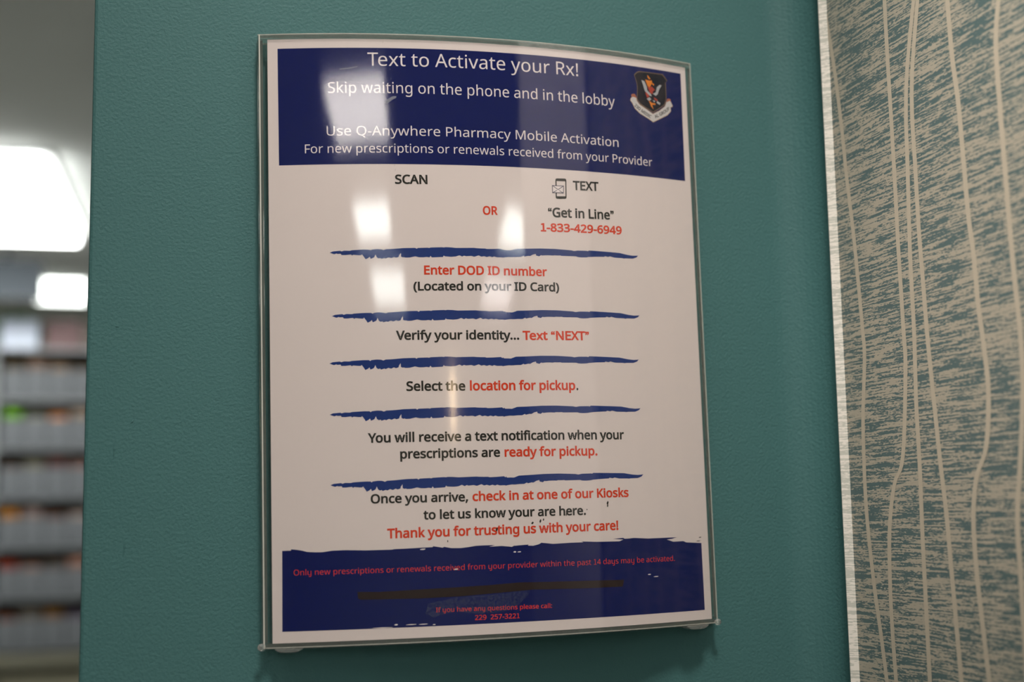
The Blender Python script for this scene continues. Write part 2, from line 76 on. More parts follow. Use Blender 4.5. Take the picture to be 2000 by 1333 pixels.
GLYPHS = {"!":[377,[[228,282,148,282,113,1000,263,1000],[101,76,107,120,126,148,154,164,188,169,220,164,249,148,268,120,275,76,268,32,249,3,220,-14,188,-20,154,-14,126,3,107,32]]],"(":[420,[[56,384,61,497,78,608,106,715,146,817,198,912,262,1000,378,1000,292,862,230,710,193,550,181,385,186,278,203,171,231,66,269,-34,318,-130,377,-221,262,-221,198,-135,146,-41,106,59,78,164,61,273]]],")":[420,[[364,384,359,273,342,164,315,59,275,-41,223,-135,158,-221,43,-221,103,-130,151,-34,189,66,217,171,234,278,239,385,234,495,217,604,189,710,151,812,102,910,42,1000,158,1000,223,912,275,817,315,715,342,608,359,497]]],",":[375,[[269,147,237,41,194,-74,148,-181,57,-181,85,-67,109,54,127,162,259,162]]],"-":[451,[[56,321,56,430,395,430,395,321]]],".":[375,[[101,76,107,120,126,148,154,164,186,169,220,164,249,148,268,120,275,76,268,32,249,3,220,-14,186,-20,154,-14,126,3,107,32]]],"1":[757,[[120,0,668,0,668,104,468,104,468,1000,372,1000,165,929,165,850,344,850,344,104,120,104]]],"2":[801,[[728,0,67,0,67,102,329,367,457,501,535,617,555,676,562,741,549,814,513,866,456,898,385,909,317,903,257,884,144,814,78,896,165,957,267,999,385,1014,472,1006,546,982,606,943,651,890,678,825,688,748,680,672,655,601,617,533,566,466,431,324,223,118,223,112,728,112]]],"3":[801,[[690,766,684,703,665,650,635,605,593,570,542,544,483,527,483,521,557,506,616,481,662,445,695,400,715,346,721,284,711,202,681,130,629,69,555,24,459,-5,338,-14,192,-2,63,41,63,155,199,107,339,90,420,95,485,113,533,142,566,182,586,230,592,287,584,344,560,389,519,422,464,445,394,459,312,464,216,464,216,569,314,569,390,575,452,592,500,621,536,659,557,705,564,758,552,822,515,870,458,900,382,910,286,900,205,870,130,826,69,910,128,950,201,983,286,1006,381,1014,477,1006,554,983,614,944,657,893,682,834]]],"4":[801,[[773,227,627,227,627,0,508,0,508,227,29,227,29,332,500,1006,627,1006,627,338,773,338],[508,653,509,719,511,776,513,827,515,874,510,874,482,817,450,765,162,352,508,352]]],"5":[801,[[385,613,481,605,563,578,630,536,680,478,711,406,721,319,710,223,676,141,622,75,548,26,456,-4,347,-14,202,0,88,41,88,157,211,109,349,91,418,97,478,114,527,144,564,186,588,240,595,307,589,367,568,417,535,457,487,486,424,504,345,510,255,503,174,489,112,528,150,1000,651,1000,651,888,255,888,231,598,296,608]]],"6":[801,[[77,427,89,598,130,757,165,828,211,890,270,942,342,981,430,1006,535,1014,600,1011,658,1001,658,896,602,909,538,913,449,905,377,881,319,843,275,793,243,732,221,664,200,508,209,508,262,569,340,611,445,626,527,617,597,590,655,547,699,487,726,412,735,322,725,225,696,143,649,76,586,27,509,-4,417,-14,348,-7,284,13,226,46,176,94,134,156,103,232,84,322],[416,90,471,96,519,115,559,146,589,191,607,250,613,322,601,408,565,473,528,505,479,523,420,529,359,523,305,502,262,471,229,433,209,390,202,346,215,255,256,172,323,112,366,95]]],"7":[801,[[190,0,601,888,62,888,62,1000,732,1000,732,905,326,0]]],"8":[801,[[399,1014,482,1007,555,987,615,953,660,906,689,847,699,775,692,718,673,669,604,590,508,529,620,463,666,423,701,377,724,323,731,259,721,181,690,114,642,60,576,20,496,-6,403,-14,304,-6,221,18,155,57,107,110,78,176,69,255,76,319,97,374,131,421,174,461,276,522,187,586,124,668,107,718,101,776,111,847,140,905,186,952,246,986,318,1007],[189,254,202,187,241,132,307,96,401,84,491,96,557,132,597,188,611,258,604,304,585,344,512,410,401,464,378,472,275,415,211,345,195,302],[398,915,328,905,271,877,234,832,221,770,227,723,246,683,312,624,405,577,492,623,554,684,571,724,577,770,565,832,528,877,471,905]]],"9":[801,[[728,573,716,403,675,243,640,172,594,110,535,58,462,19,374,-6,269,-14,204,-11,143,0,143,105,202,92,266,87,356,95,428,119,485,157,529,207,562,266,584,335,604,490,595,490,542,431,464,389,357,374,277,383,207,410,149,453,106,513,79,587,70,676,80,774,110,857,158,924,221,973,299,1004,389,1014,458,1007,522,987,580,953,630,905,671,843,702,768,722,678],[389,910,335,904,288,885,247,853,216,808,198,750,192,678,204,592,239,526,276,495,324,477,384,471,446,477,500,498,544,529,576,567,597,610,604,654,590,744,550,828,483,888,439,905]]],":":[375,[[101,76,107,120,126,148,154,164,186,169,220,164,249,148,268,120,275,76,268,32,249,3,220,-14,186,-20,154,-14,126,3,107,32],[101,675,107,720,126,749,154,765,186,770,220,765,249,749,268,720,275,675,268,632,249,602,220,585,186,580,154,585,126,602,107,632]]],"A":[895,[[763,0,643,310,246,310,127,0,0,0,391,1004,504,1004,894,0],[493,724,479,765,460,826,445,874,431,817,415,765,402,724,289,422,605,422]]],"C":[885,[[564,903,488,897,420,876,361,842,311,796,271,738,242,669,224,589,218,500,228,385,257,286,305,205,372,146,458,109,563,97,688,108,803,136,803,27,687,-4,545,-14,449,-7,364,14,290,49,227,97,176,157,137,228,98,355,85,501,93,610,117,709,156,796,209,871,277,932,360,977,456,1005,566,1014,714,999,842,955,791,849,688,887]]],"D":[1022,[[937,510,930,404,909,310,875,228,827,159,768,102,696,57,613,26,519,6,415,0,136,0,136,1000,444,1000,540,994,628,975,706,944,774,901,831,846,877,779,910,701,930,611],[804,506,793,627,760,724,706,798,631,851,537,882,426,892,262,892,262,108,398,108,522,119,623,152,702,208,759,286,793,385]]],"E":[779,[[695,0,136,0,136,1000,695,1000,695,889,262,889,262,577,669,577,669,468,262,468,262,111,695,111]]],"F":[727,[[262,0,136,0,136,1000,695,1000,695,889,262,889,262,535,668,535,668,424,262,424]]],"G":[1020,[[570,528,916,528,916,38,752,-1,564,-14,466,-7,379,14,303,48,237,96,183,155,141,226,99,352,85,500,92,600,113,690,147,772,194,843,253,902,324,950,407,986,500,1007,604,1014,763,999,902,955,854,846,735,887,597,903,486,891,392,854,317,795,262,715,228,616,217,500,227,388,256,289,305,208,377,146,472,108,594,95,706,102,790,119,790,416,570,416]]],"I":[475,[[417,0,56,0,56,73,174,99,174,899,56,927,56,1000,417,1000,417,927,300,899,300,99,417,73]]],"K":[867,[[867,0,718,0,364,478,262,388,262,0,136,0,136,1000,262,1000,262,507,347,602,434,697,704,1000,852,1000,455,564]]],"L":[734,[[136,0,136,1000,262,1000,262,112,699,112,699,0]]],"M":[1270,[[577,0,248,877,242,877,247,805,251,711,252,606,252,0,136,0,136,1000,322,1000,630,181,636,181,950,1000,1134,1000,1134,0,1010,0,1010,615,1011,712,1015,803,1020,875,1014,875,681,0]]],"N":[1064,[[929,0,782,0,246,831,241,831,246,754,250,660,252,559,252,0,136,0,136,1000,282,1000,815,172,821,172,817,239,813,338,811,436,811,1000,929,1000]]],"O":[1094,[[1008,501,1001,391,979,291,942,203,891,127,826,67,747,22,654,-5,548,-14,438,-5,343,23,264,68,199,128,149,203,113,291,92,392,85,503,98,647,136,772,175,843,226,902,289,951,364,987,450,1008,549,1015,644,1008,728,987,801,952,864,903,915,844,956,772,995,647],[218,501,227,384,254,284,298,204,362,144,445,107,548,95,651,107,733,144,796,204,840,284,867,384,875,501,867,618,840,717,797,798,735,857,652,893,549,905,446,893,362,856,298,798,254,718,227,619]]],"P":[847,[[401,1000,519,991,615,966,686,923,736,865,766,792,776,706,756,588,729,534,689,486,635,446,566,415,480,396,377,389,262,389,262,0,136,0,136,1000],[389,892,262,892,262,497,363,497,450,502,521,518,576,544,615,583,638,634,646,700,639,759,618,807,584,845,535,871,470,887]]],"Q":[1094,[[1008,501,1000,385,975,280,935,188,878,112,806,53,717,11,957,-238,776,-238,583,-13,565,-13,548,-14,438,-5,343,23,264,68,199,128,149,203,113,291,92,392,85,503,98,647,136,772,175,843,226,902,289,951,364,987,450,1008,549,1015,644,1008,728,987,801,952,864,903,915,844,956,772,995,647],[218,501,227,384,254,284,298,204,362,144,445,107,548,95,651,107,733,144,796,204,840,284,867,384,875,501,867,618,840,717,797,798,735,857,652,893,549,905,446,893,362,856,298,798,254,718,227,619]]],"R":[871,[[412,1000,525,992,617,968,687,929,737,874,766,803,776,716,769,643,746,583,713,535,672,498,576,448,850,0,703,0,461,413,262,413,262,0,136,0,136,1000],[405,891,262,891,262,520,412,520,486,525,545,541,590,568,621,605,639,653,646,710,639,769,620,815,587,849,541,873,480,886]]],"S":[769,[[703,268,692,185,660,116,607,60,536,20,448,-6,346,-14,239,-8,146,8,71,34,71,154,197,113,352,95,420,100,476,115,520,139,552,171,571,210,577,256,572,301,556,339,527,371,484,401,342,462,229,513,148,576,100,655,84,759,94,833,125,896,173,946,237,983,315,1006,403,1014,555,999,679,958,640,850,527,888,401,903,343,899,296,885,259,863,232,834,217,798,211,758,217,711,232,674,260,642,301,613,430,556,579,487,633,446,672,398,695,339]]],"T":[779,[[452,0,326,0,326,889,14,889,14,1000,763,1000,763,889,452,889]]],"U":[1024,[[896,353,886,254,854,166,801,91,726,34,628,-2,507,-14,393,-3,298,31,223,88,169,162,137,252,126,356,126,1000,252,1000,252,352,259,276,281,213,317,162,368,125,434,103,514,95,596,103,662,128,711,167,745,219,765,282,772,353,772,1000,896,1000]]],"V":[840,[[840,1000,483,0,357,0,0,1000,132,1000,357,359,384,280,404,208,420,140,436,209,457,282,483,361,707,1000]]],"X":[821,[[815,0,672,0,408,434,139,0,6,0,338,521,27,1000,167,1000,412,608,658,1000,791,1000,482,524]]],"Y":[793,[[396,508,657,1000,793,1000,459,388,459,0,333,0,333,382,0,1000,137,1000]]],"a":[786,[[403,763,487,757,555,737,606,703,643,655,665,591,672,511,672,0,583,0,559,106,553,106,487,39,408,-1,301,-14,237,-8,180,10,132,40,95,83,72,140,64,209,74,278,104,335,153,382,222,416,313,438,424,448,552,452,552,497,542,577,511,627,462,655,396,664,284,646,185,606,147,699,263,744],[440,363,321,349,246,318,205,271,192,207,202,153,230,115,274,93,329,85,416,99,487,138,522,179,543,233,550,300,550,367]]],"b":[861,[[242,805,240,716,235,651,242,651,280,695,331,731,395,755,475,763,562,752,637,720,700,666,747,590,775,494,784,375,775,257,746,160,699,84,637,29,562,-3,475,-14,395,-6,331,18,280,54,242,95,232,95,207,0,119,0,119,1064,242,1064],[454,661,382,654,328,631,288,593,262,539,247,468,242,380,242,374,254,252,288,162,327,121,383,96,457,88,518,96,568,121,607,162,635,219,651,291,657,377,651,463,635,534,607,590,568,629,517,653]]],"c":[672,[[420,-14,326,-4,243,27,174,78,121,153,88,250,77,371,89,497,123,597,178,672,249,724,333,755,429,765,539,753,626,724,588,622,510,646,426,657,357,649,301,625,258,585,228,529,210,459,204,373,210,290,228,220,258,165,300,125,353,100,419,92,527,105,613,136,613,27,530,-4]]],"d":[861,[[385,-14,298,-3,223,29,161,83,114,159,86,256,77,374,86,492,115,590,162,666,224,721,299,754,387,765,489,750,564,710,619,654,627,654,623,708,619,765,619,1064,742,1064,742,0,643,0,625,101,619,101,564,43,488,1],[405,88,476,95,532,117,572,153,608,235,620,350,620,373,609,496,574,588,535,629,478,654,403,662,343,654,293,627,254,583,217,491,204,371,217,252,254,162,293,121,343,96]]],"e":[790,[[409,765,499,754,575,723,636,672,681,604,709,522,718,426,718,352,204,352,213,273,235,209,270,158,317,121,375,98,444,91,571,104,685,143,685,35,571,-2,438,-14,338,-3,250,29,177,84,123,159,88,255,77,370,87,484,118,581,168,659,235,717,316,753],[408,664,353,658,306,639,268,607,227,539,207,450,590,450,585,510,570,562,545,604,511,637,465,657]]],"f":[482,[[465,655,276,655,276,0,153,0,153,655,21,655,21,713,153,755,153,798,160,886,181,955,217,1007,265,1043,325,1064,396,1071,478,1064,542,1046,510,950,458,964,398,971,344,960,306,929,283,876,276,800,276,751,465,751]]],"g":[861,[[385,765,456,758,519,737,574,701,620,651,627,651,644,751,742,751,742,-13,733,-110,706,-191,660,-254,595,-300,511,-327,406,-336,257,-324,136,-289,136,-175,261,-218,413,-234,473,-228,524,-209,565,-177,596,-135,614,-83,620,-22,620,7,622,55,625,99,619,99,575,49,522,14,459,-7,387,-14,297,-3,221,31,159,88,113,165,86,261,77,374,86,485,113,580,159,659,221,718,296,753],[402,661,344,653,295,627,256,586,228,529,210,458,204,373,210,287,227,217,256,160,295,120,345,95,405,87,503,102,540,120,570,148,609,228,622,345,622,374,616,466,599,539,569,594,527,632,471,654]]],"h":[866,[[242,752,240,697,235,647,244,647,304,711,385,750,478,763,561,756,630,735,683,698,721,646,744,576,752,489,752,0,630,0,630,480,620,560,590,616,537,650,462,661,387,653,331,630,290,591,263,537,247,469,242,388,242,0,119,0,119,1064,242,1064]]],"i":[361,[[242,751,242,0,119,0,119,751],[182,1032,232,1013,248,989,254,954,248,919,232,895,182,875,154,880,130,895,114,919,109,954,114,989,130,1013,154,1027]]],"k":[748,[[241,508,239,450,235,387,241,387,266,419,300,461,331,497,570,751,714,751,410,430,735,0,587,0,326,350,241,276,241,0,119,0,119,1064,241,1064]]],"l":[361,[[242,0,119,0,119,1064,242,1064]]],"m":[1310,[[943,765,1020,757,1084,736,1133,700,1168,647,1189,577,1196,489,1196,0,1074,0,1074,483,1065,561,1037,616,990,650,922,661,856,654,804,633,765,598,730,521,718,415,718,0,597,0,597,483,580,582,559,617,529,641,491,656,443,661,375,653,324,630,286,591,261,538,247,471,242,389,242,0,119,0,119,751,218,751,237,648,244,648,302,714,378,752,465,765,545,757,610,734,660,695,695,639,702,639,746,695,805,734,872,757]]],"n":[866,[[480,765,563,757,630,736,683,700,722,647,744,577,752,489,752,0,630,0,630,480,620,560,590,616,537,650,462,661,388,653,330,630,290,591,254,506,242,389,242,0,119,0,119,751,218,751,237,648,244,648,306,714,388,752]]],"o":[847,[[772,377,766,288,747,211,717,144,677,88,627,44,567,12,498,-8,422,-14,350,-8,284,12,225,44,175,88,134,144,103,211,84,288,77,377,88,492,119,588,170,664,239,719,325,753,426,765,522,753,606,719,675,664,728,588,761,492],[204,377,210,294,228,223,257,166,300,123,355,97,424,88,493,97,549,123,592,166,621,223,638,294,644,377,638,460,620,529,591,585,548,627,493,652,423,661,353,653,298,627,256,585,228,529,210,459]]],"p":[861,[[476,765,563,754,637,722,700,668,747,593,775,496,784,377,775,259,746,162,700,85,638,30,562,-3,475,-14,373,1,296,41,242,95,234,95,239,35,242,-28,242,-336,119,-336,119,751,220,751,237,648,242,648,296,707,372,749],[454,661,386,654,332,632,292,596,265,546,249,481,242,401,242,377,247,291,262,220,288,163,328,122,384,97,457,88,519,98,569,126,608,171,635,229,651,299,657,378,644,494,607,584,568,627,517,653]]],"q":[861,[[619,-15,620,43,626,101,618,101,579,57,529,20,464,-6,382,-14,297,-3,224,29,162,83,115,159,86,256,77,374,87,492,116,590,163,666,225,721,301,754,387,765,467,756,531,731,581,694,620,648,626,648,644,751,742,751,742,-336,619,-336],[406,88,476,95,530,116,571,152,598,202,614,268,620,347,620,373,609,498,573,589,533,630,476,654,403,662,342,654,292,627,254,583,217,491,204,371,217,253,254,163,293,122,344,97]]],"r":[578,[[469,765,515,763,557,756,542,643,502,650,461,653,378,634,308,583,260,504,242,401,242,0,119,0,119,751,220,751,234,613,239,613,297,690,374,744,419,760]]],"s":[671,[[608,207,599,140,571,85,527,42,468,11,394,-8,308,-14,173,-1,73,34,73,146,181,104,311,85,392,93,447,116,478,151,489,196,473,246,418,291,304,342,179,398,133,429,99,465,78,510,71,566,80,624,106,674,149,713,239,752,353,765,481,751,592,714,550,616,451,650,345,664,278,658,229,639,199,610,189,573,207,520,268,478,382,430,504,375,549,344,581,307,601,262]]],"t":[506,[[370,87,427,92,475,102,475,8,419,-8,349,-14,292,-9,240,6,195,34,160,77,137,138,129,218,129,655,22,655,22,714,130,763,179,923,252,923,252,751,469,751,469,655,252,655,252,221,260,162,285,120,323,95]]],"u":[866,[[746,751,746,0,646,0,627,99,622,99,560,35,478,-2,384,-14,301,-7,233,15,180,51,141,104,118,173,111,259,111,751,235,751,235,268,245,189,276,133,328,99,402,88,477,96,534,120,576,159,603,212,618,280,623,360,623,751]]],"v":[711,[[284,0,0,751,132,751,291,308,315,239,338,167,352,109,357,109,373,168,397,241,420,308,580,751,711,751,426,0]]],"w":[1101,[[604,424,587,482,572,537,560,585,552,623,546,623,539,585,527,536,513,481,496,423,361,1,221,1,15,752,143,752,246,352,268,270,285,191,296,127,301,127,311,169,323,223,337,279,352,329,485,752,619,752,748,329,768,261,787,190,798,129,804,129,814,188,833,267,854,352,959,752,1085,752,877,1,732,1]]],"x":[741,[[297,384,38,751,178,751,371,468,563,751,702,751,443,384,716,0,576,0,371,300,164,0,25,0]]],"y":[714,[[1,751,133,751,296,324,321,251,343,183,359,119,364,119,391,211,429,325,581,751,714,751,391,-104,328,-226,289,-273,242,-307,185,-329,118,-336,59,-333,15,-325,15,-227,53,-232,98,-235,173,-219,227,-173,265,-102,304,-3]]],"“":[503,[[486,1000,459,885,434,765,416,657,283,657,273,672,305,778,349,892,395,1000],[227,1000,200,885,175,765,157,657,25,657,17,672,49,778,92,892,137,1000]]],"”":[503,[[486,985,454,878,411,764,366,657,273,657,300,771,326,891,345,1000,476,1000],[227,985,195,878,152,764,106,657,17,657,36,741,55,831,72,920,85,1000,217,1000]]]," ":[364,[]]}

# ------------------------------------------------------------------ helpers
def lin(c):
    return tuple(((v / 255) / 12.92 if v / 255 <= .04045 else ((v / 255 + .055) / 1.055) ** 2.4) for v in c)


def nodes(m):
    m.use_nodes = True
    return m.node_tree.nodes, m.node_tree.links, m.node_tree.nodes['Principled BSDF']


def plain(name, col, rough=.6, spec=.3, noise=0.0, nscale=60.0, bump=0.0, bscale=400.0, metal=0.0):
    """procedural material: base colour broken up a little by noise, optional fine bump"""
    m = bpy.data.materials.new(name)
    N, L, b = nodes(m)
    b.inputs['Base Color'].default_value = (*col, 1)
    b.inputs['Roughness'].default_value = rough
    b.inputs['Specular IOR Level'].default_value = spec
    b.inputs['Metallic'].default_value = metal
    tc = N.new('ShaderNodeTexCoord')
    if noise:
        nz = N.new('ShaderNodeTexNoise'); nz.inputs['Scale'].default_value = nscale; nz.inputs['Detail'].default_value = 3
        L.new(tc.outputs['Object'], nz.inputs['Vector'])
        mx = N.new('ShaderNodeMix'); mx.data_type = 'RGBA'
        mx.inputs[6].default_value = (*[v * (1 - noise) for v in col], 1)
        mx.inputs[7].default_value = (*[min(1, v * (1 + noise)) for v in col], 1)
        L.new(nz.outputs['Fac'], mx.inputs[0]); L.new(mx.outputs[2], b.inputs['Base Color'])
    if bump:
        nz = N.new('ShaderNodeTexNoise'); nz.inputs['Scale'].default_value = bscale; nz.inputs['Detail'].default_value = 2.5
        L.new(tc.outputs['Object'], nz.inputs['Vector'])
        bp = N.new('ShaderNodeBump'); bp.inputs['Strength'].default_value = 1.0; bp.inputs['Distance'].default_value = bump
        L.new(nz.outputs['Fac'], bp.inputs['Height']); L.new(bp.outputs['Normal'], b.inputs['Normal'])
    return m


def emitter(name, col, s):
    m = bpy.data.materials.new(name)
    N, L, b = nodes(m)
    b.inputs['Base Color'].default_value = (.8, .8, .8, 1)
    b.inputs['Emission Color'].default_value = (*col, 1)
    b.inputs['Emission Strength'].default_value = s
    return m


def clear_sheet(name):
    """thin clear acrylic sheet: see-through with a Fresnel mirror on each face"""
    m = bpy.data.materials.new(name)
    N, L, b = nodes(m)
    N.remove(b)
    out = N['Material Output']
    tr = N.new('ShaderNodeBsdfTransparent'); tr.inputs[0].default_value = (.985, .985, .98, 1)
    gl = N.new('ShaderNodeBsdfGlossy'); gl.inputs['Roughness'].default_value = .06
    fr = N.new('ShaderNodeFresnel'); fr.inputs['IOR'].default_value = 1.49
    geo = N.new('ShaderNodeNewGeometry')
    # the Fresnel node inverts its index on back faces; feed it the same index for both sides
    inv = N.new('ShaderNodeMix'); inv.data_type = 'FLOAT'
    inv.inputs[2].default_value = 1.49; inv.inputs[3].default_value = 1 / 1.49
    L.new(geo.outputs['Backfacing'], inv.inputs[0]); L.new(inv.outputs[0], fr.inputs['IOR'])
    mx = N.new('ShaderNodeMixShader')
    L.new(fr.outputs[0], mx.inputs[0]); L.new(tr.outputs[0], mx.inputs[1]); L.new(gl.outputs[0], mx.inputs[2])
    L.new(mx.outputs[0], out.inputs['Surface'])
    return m


def glass(name, tint, trans):
    m = bpy.data.materials.new(name)
    N, L, b = nodes(m)
    b.inputs['Base Color'].default_value = (*tint, 1)
    b.inputs['Roughness'].default_value = .03
    b.inputs['IOR'].default_value = 1.49
    b.inputs['Transmission Weight'].default_value = trans
    return m


def tag(o, label=None, cat=None, group=None, kind=None):
    if label: o['label'] = label
    if cat: o['category'] = cat
    if group: o['group'] = group
    if kind: o['kind'] = kind
    return o


def empty(name, loc, label, cat, group=None):
    o = bpy.data.objects.new(name, None)
    o.location = loc; o.empty_display_size = .02
    COL.objects.link(o)
    return tag(o, label, cat, group)


def world_loc(o):
    v = Vector((0, 0, 0))
    while o is not None:
        v += o.location; o = o.parent
    return v


def obj(name, verts, faces, mats, parent=None, smooth=False, fmat=None, origin=None):
    """link one mesh object; verts are in world space, the object is placed at origin (or its parent)"""
    base = world_loc(parent) if parent else Vector(origin or (0, 0, 0))
    me = bpy.data.meshes.new(name)
    me.from_pydata([tuple(Vector(v) - base) for v in verts], [], faces)
    for m in (mats if isinstance(mats, (list, tuple)) else [mats]):
        me.materials.append(m)
    if fmat:
        for p, k in zip(me.polygons, fmat): p.material_index = k
    if smooth:
        for p in me.polygons: p.use_smooth = True
    me.update()
    o = bpy.data.objects.new(name, me)
    COL.objects.link(o)
    if parent: o.parent = parent
    else: o.location = base
    return o


def bm_obj(name, bm, mats, parent=None, smooth=False, origin=None):
    bm.normal_update()
    idx = {v: i for i, v in enumerate(bm.verts)}
    r = obj(name, [v.co.copy() for v in bm.verts], [[idx[v] for v in f.verts] for f in bm.faces], mats, parent, smooth,
            [f.material_index for f in bm.faces], origin)
    bm.free()
    return r


def add_box(bm, x0, x1, y0, y1, z0, z1, bev=0.0):
    t = bmesh.new()
    bmesh.ops.create_cube(t, size=1)
    for v in t.verts:
        v.co = Vector((x0 + (v.co.x + .5) * (x1 - x0), y0 + (v.co.y + .5) * (y1 - y0), z0 + (v.co.z + .5) * (z1 - z0)))
    if bev:
        bmesh.ops.bevel(t, geom=list(t.edges) + list(t.verts), offset=bev, segments=2, affect='EDGES', profile=.5)
    merge(bm, t)


def merge(bm, t):
    mp = {v: bm.verts.new(v.co) for v in t.verts}
    for f in t.faces:
        try: bm.faces.new([mp[v] for v in f.verts])
        except ValueError: pass
    t.free()


def add_prism(bm, pts, z0, z1):
    """vertical prism over a plan polygon"""
    a = [bm.verts.new((x, y, z0)) for x, y in pts]; b = [bm.verts.new((x, y, z1)) for x, y in pts]
    n = len(pts)
    bm.faces.new(a[::-1]); bm.faces.new(b)
    for i in range(n):
        bm.faces.new((a[i], a[(i + 1) % n], b[(i + 1) % n], b[i]))
    bmesh.ops.recalc_face_normals(bm, faces=bm.faces)


def add_tube(bm, pts, r, seg=8):
    rings = []
    for i, p in enumerate(pts):
        p = Vector(p)
        d = (Vector(pts[min(i + 1, len(pts) - 1)]) - Vector(pts[max(i - 1, 0)])).normalized()
        q = d.to_track_quat('Z', 'Y')
        rr = r[i] if isinstance(r, (list, tuple)) else r
        rings.append([bm.verts.new(p + q @ Vector((rr * math.cos(2 * math.pi * k / seg), rr * math.sin(2 * math.pi * k / seg), 0))) for k in range(seg)])
    for A, B in zip(rings, rings[1:]):
        for k in range(seg):
            bm.faces.new((A[k], A[(k + 1) % seg], B[(k + 1) % seg], B[k]))
    bm.faces.new(rings[0][::-1]); bm.faces.new(rings[-1])


# ------------------------------------------------------------------ materials
M_TEAL = plain('teal_wall_paint', (.053, .146, .144), .6, .25, .05, 8, .00040, 700)
M_WHITEWALL = plain('cream_wall_paint', (.60, .60, .55), .7, .2, .04, 5)
M_CEIL = plain('ceiling_white', (.79, .80, .77), .9, .1, .05, 4)
M_FLOOR = plain('vinyl_floor', (.46, .46, .43), .4, .4, .1, 6)
M_PAPER = plain('poster_paper', (.745, .665, .645), .75, .05, .025, 900)
M_NAVY = plain('navy_print', (.0022, .0072, .095), .7, .04, .12, 500)
M_BLUE = plain('blue_brush_print', (.012, .036, .180), .7, .05, .12, 500)
M_BLACKINK = plain('black_print', (.022, .022, .018), .7, .05)
M_REDINK = plain('red_print', (.66, .050, .014), .7, .05)
M_REDINK2 = plain('red_footnote_print', (.78, .045, .022), .7, .05)
M_WHITEINK = plain('unprinted_white', (.80, .73, .72), .7, .05)
M_MARKER = plain('brown_black_marker', (.022, .010, .009), .6, .1)
M_ACRYLIC = clear_sheet('clear_acrylic_sheet')
M_EDGE = glass('clear_acrylic_edge', (.88, .93, .88), .92)
M_GLINT = plain('acrylic_edge_glint', (.74, .73, .66), .35, .5)  # glint on the sheet edges, put into a pale colour
M_GLINT.node_tree.nodes['Principled BSDF'].inputs['Alpha'].default_value = .75
M_GLINT2 = plain('faint_edge_glint', (.70, .70, .62), .25, .6)
M_GLINT2.node_tree.nodes['Principled BSDF'].inputs['Alpha'].default_value = .33
M_KNOB = glass('clear_acrylic_lump', (.95, .96, .93), .90)
M_METAL = plain('white_enamel', (.7, .7, .68), .4, .4)
M_GREYBIN = plain('pale_grey_plastic', (.135, .142, .152), .5, .3, .06, 30)
M_SHELF = plain('grey_shelf_steel', (.40, .41, .42), .45, .4, .05, 20)
M_DARK = plain('dark_plastic', (.045, .05, .06), .4, .4)
M_COUNTER = plain('olive_laminate', (.17, .16, .115), .5, .3, .1, 6)


def wallpaper(name, teal, cream):
    m = bpy.data.materials.new(name)
    N, L, b = nodes(m)
    b.inputs['Roughness'].default_value = .5
    b.inputs['Specular IOR Level'].default_value = .35
    tc = N.new('ShaderNodeTexCoord')

    def noise(sx, sy, sz, detail, rough=.5):
        mp = N.new('ShaderNodeMapping'); mp.inputs['Scale'].default_value = (sx, sy, sz)
        L.new(tc.outputs['Object'], mp.inputs['Vector'])
        n = N.new('ShaderNodeTexNoise'); n.inputs['Scale'].default_value = 1; n.inputs['Detail'].default_value = detail; n.inputs['Roughness'].default_value = rough
        L.new(mp.outputs[0], n.inputs['Vector'])
        return n.outputs['Fac']

    def math_(op, a, bb):
        n = N.new('ShaderNodeMath'); n.operation = op
        for i, v in enumerate((a, bb)):
            if isinstance(v, (int, float)): n.inputs[i].default_value = v
            else: L.new(v, n.inputs[i])
        return n.outputs[0]
    streak = noise(20, 60, 1350, 2.0, .5)          # long horizontal dashes
    crumb = noise(300, 520, 2100, 1.0)             # broken edges
    patch = noise(20, 45, 55, 2.0)                 # denser and looser areas
    v = math_('ADD', streak, math_('MULTIPLY', math_('SUBTRACT', crumb, .5), .54))
    v = math_('ADD', v, math_('MULTIPLY', math_('SUBTRACT', patch, .5), .22))
    cr = N.new('ShaderNodeValToRGB')
    cr.color_ramp.elements[0].position = .482; cr.color_ramp.elements[1].position = .52
    cr.color_ramp.elements[0].color = (*teal, 1); cr.color_ramp.elements[1].color = (*cream, 1)
    L.new(v, cr.inputs[0]); L.new(cr.outputs[0], b.inputs['Base Color'])
    bp = N.new('ShaderNodeBump'); bp.inputs['Strength'].default_value = .6; bp.inputs['Distance'].default_value = .00012
    L.new(v, bp.inputs['Height']); L.new(bp.outputs[0], b.inputs['Normal'])
    return m


W_TEAL = (.11, .17, .17)
W_CREAM = (.475, .435, .345)
M_WALLPAPER = wallpaper('streaked_wallpaper', W_TEAL, W_CREAM)
M_THREAD = plain('cream_thread_print', (.56, .50, .39), .6, .2, .06, 300)
M_LITSTRIP = wallpaper('streaked_lit_strip', (.50, .51, .45), (.74, .71, .64))  # wallpaper colours lightened to stand for light on its edge

# ------------------------------------------------------------------ the setting
def struct(name, bm, m, label=None, smooth=False):
    return tag(bm_obj(name, bm, m, None, smooth), label, None, None, 'structure')


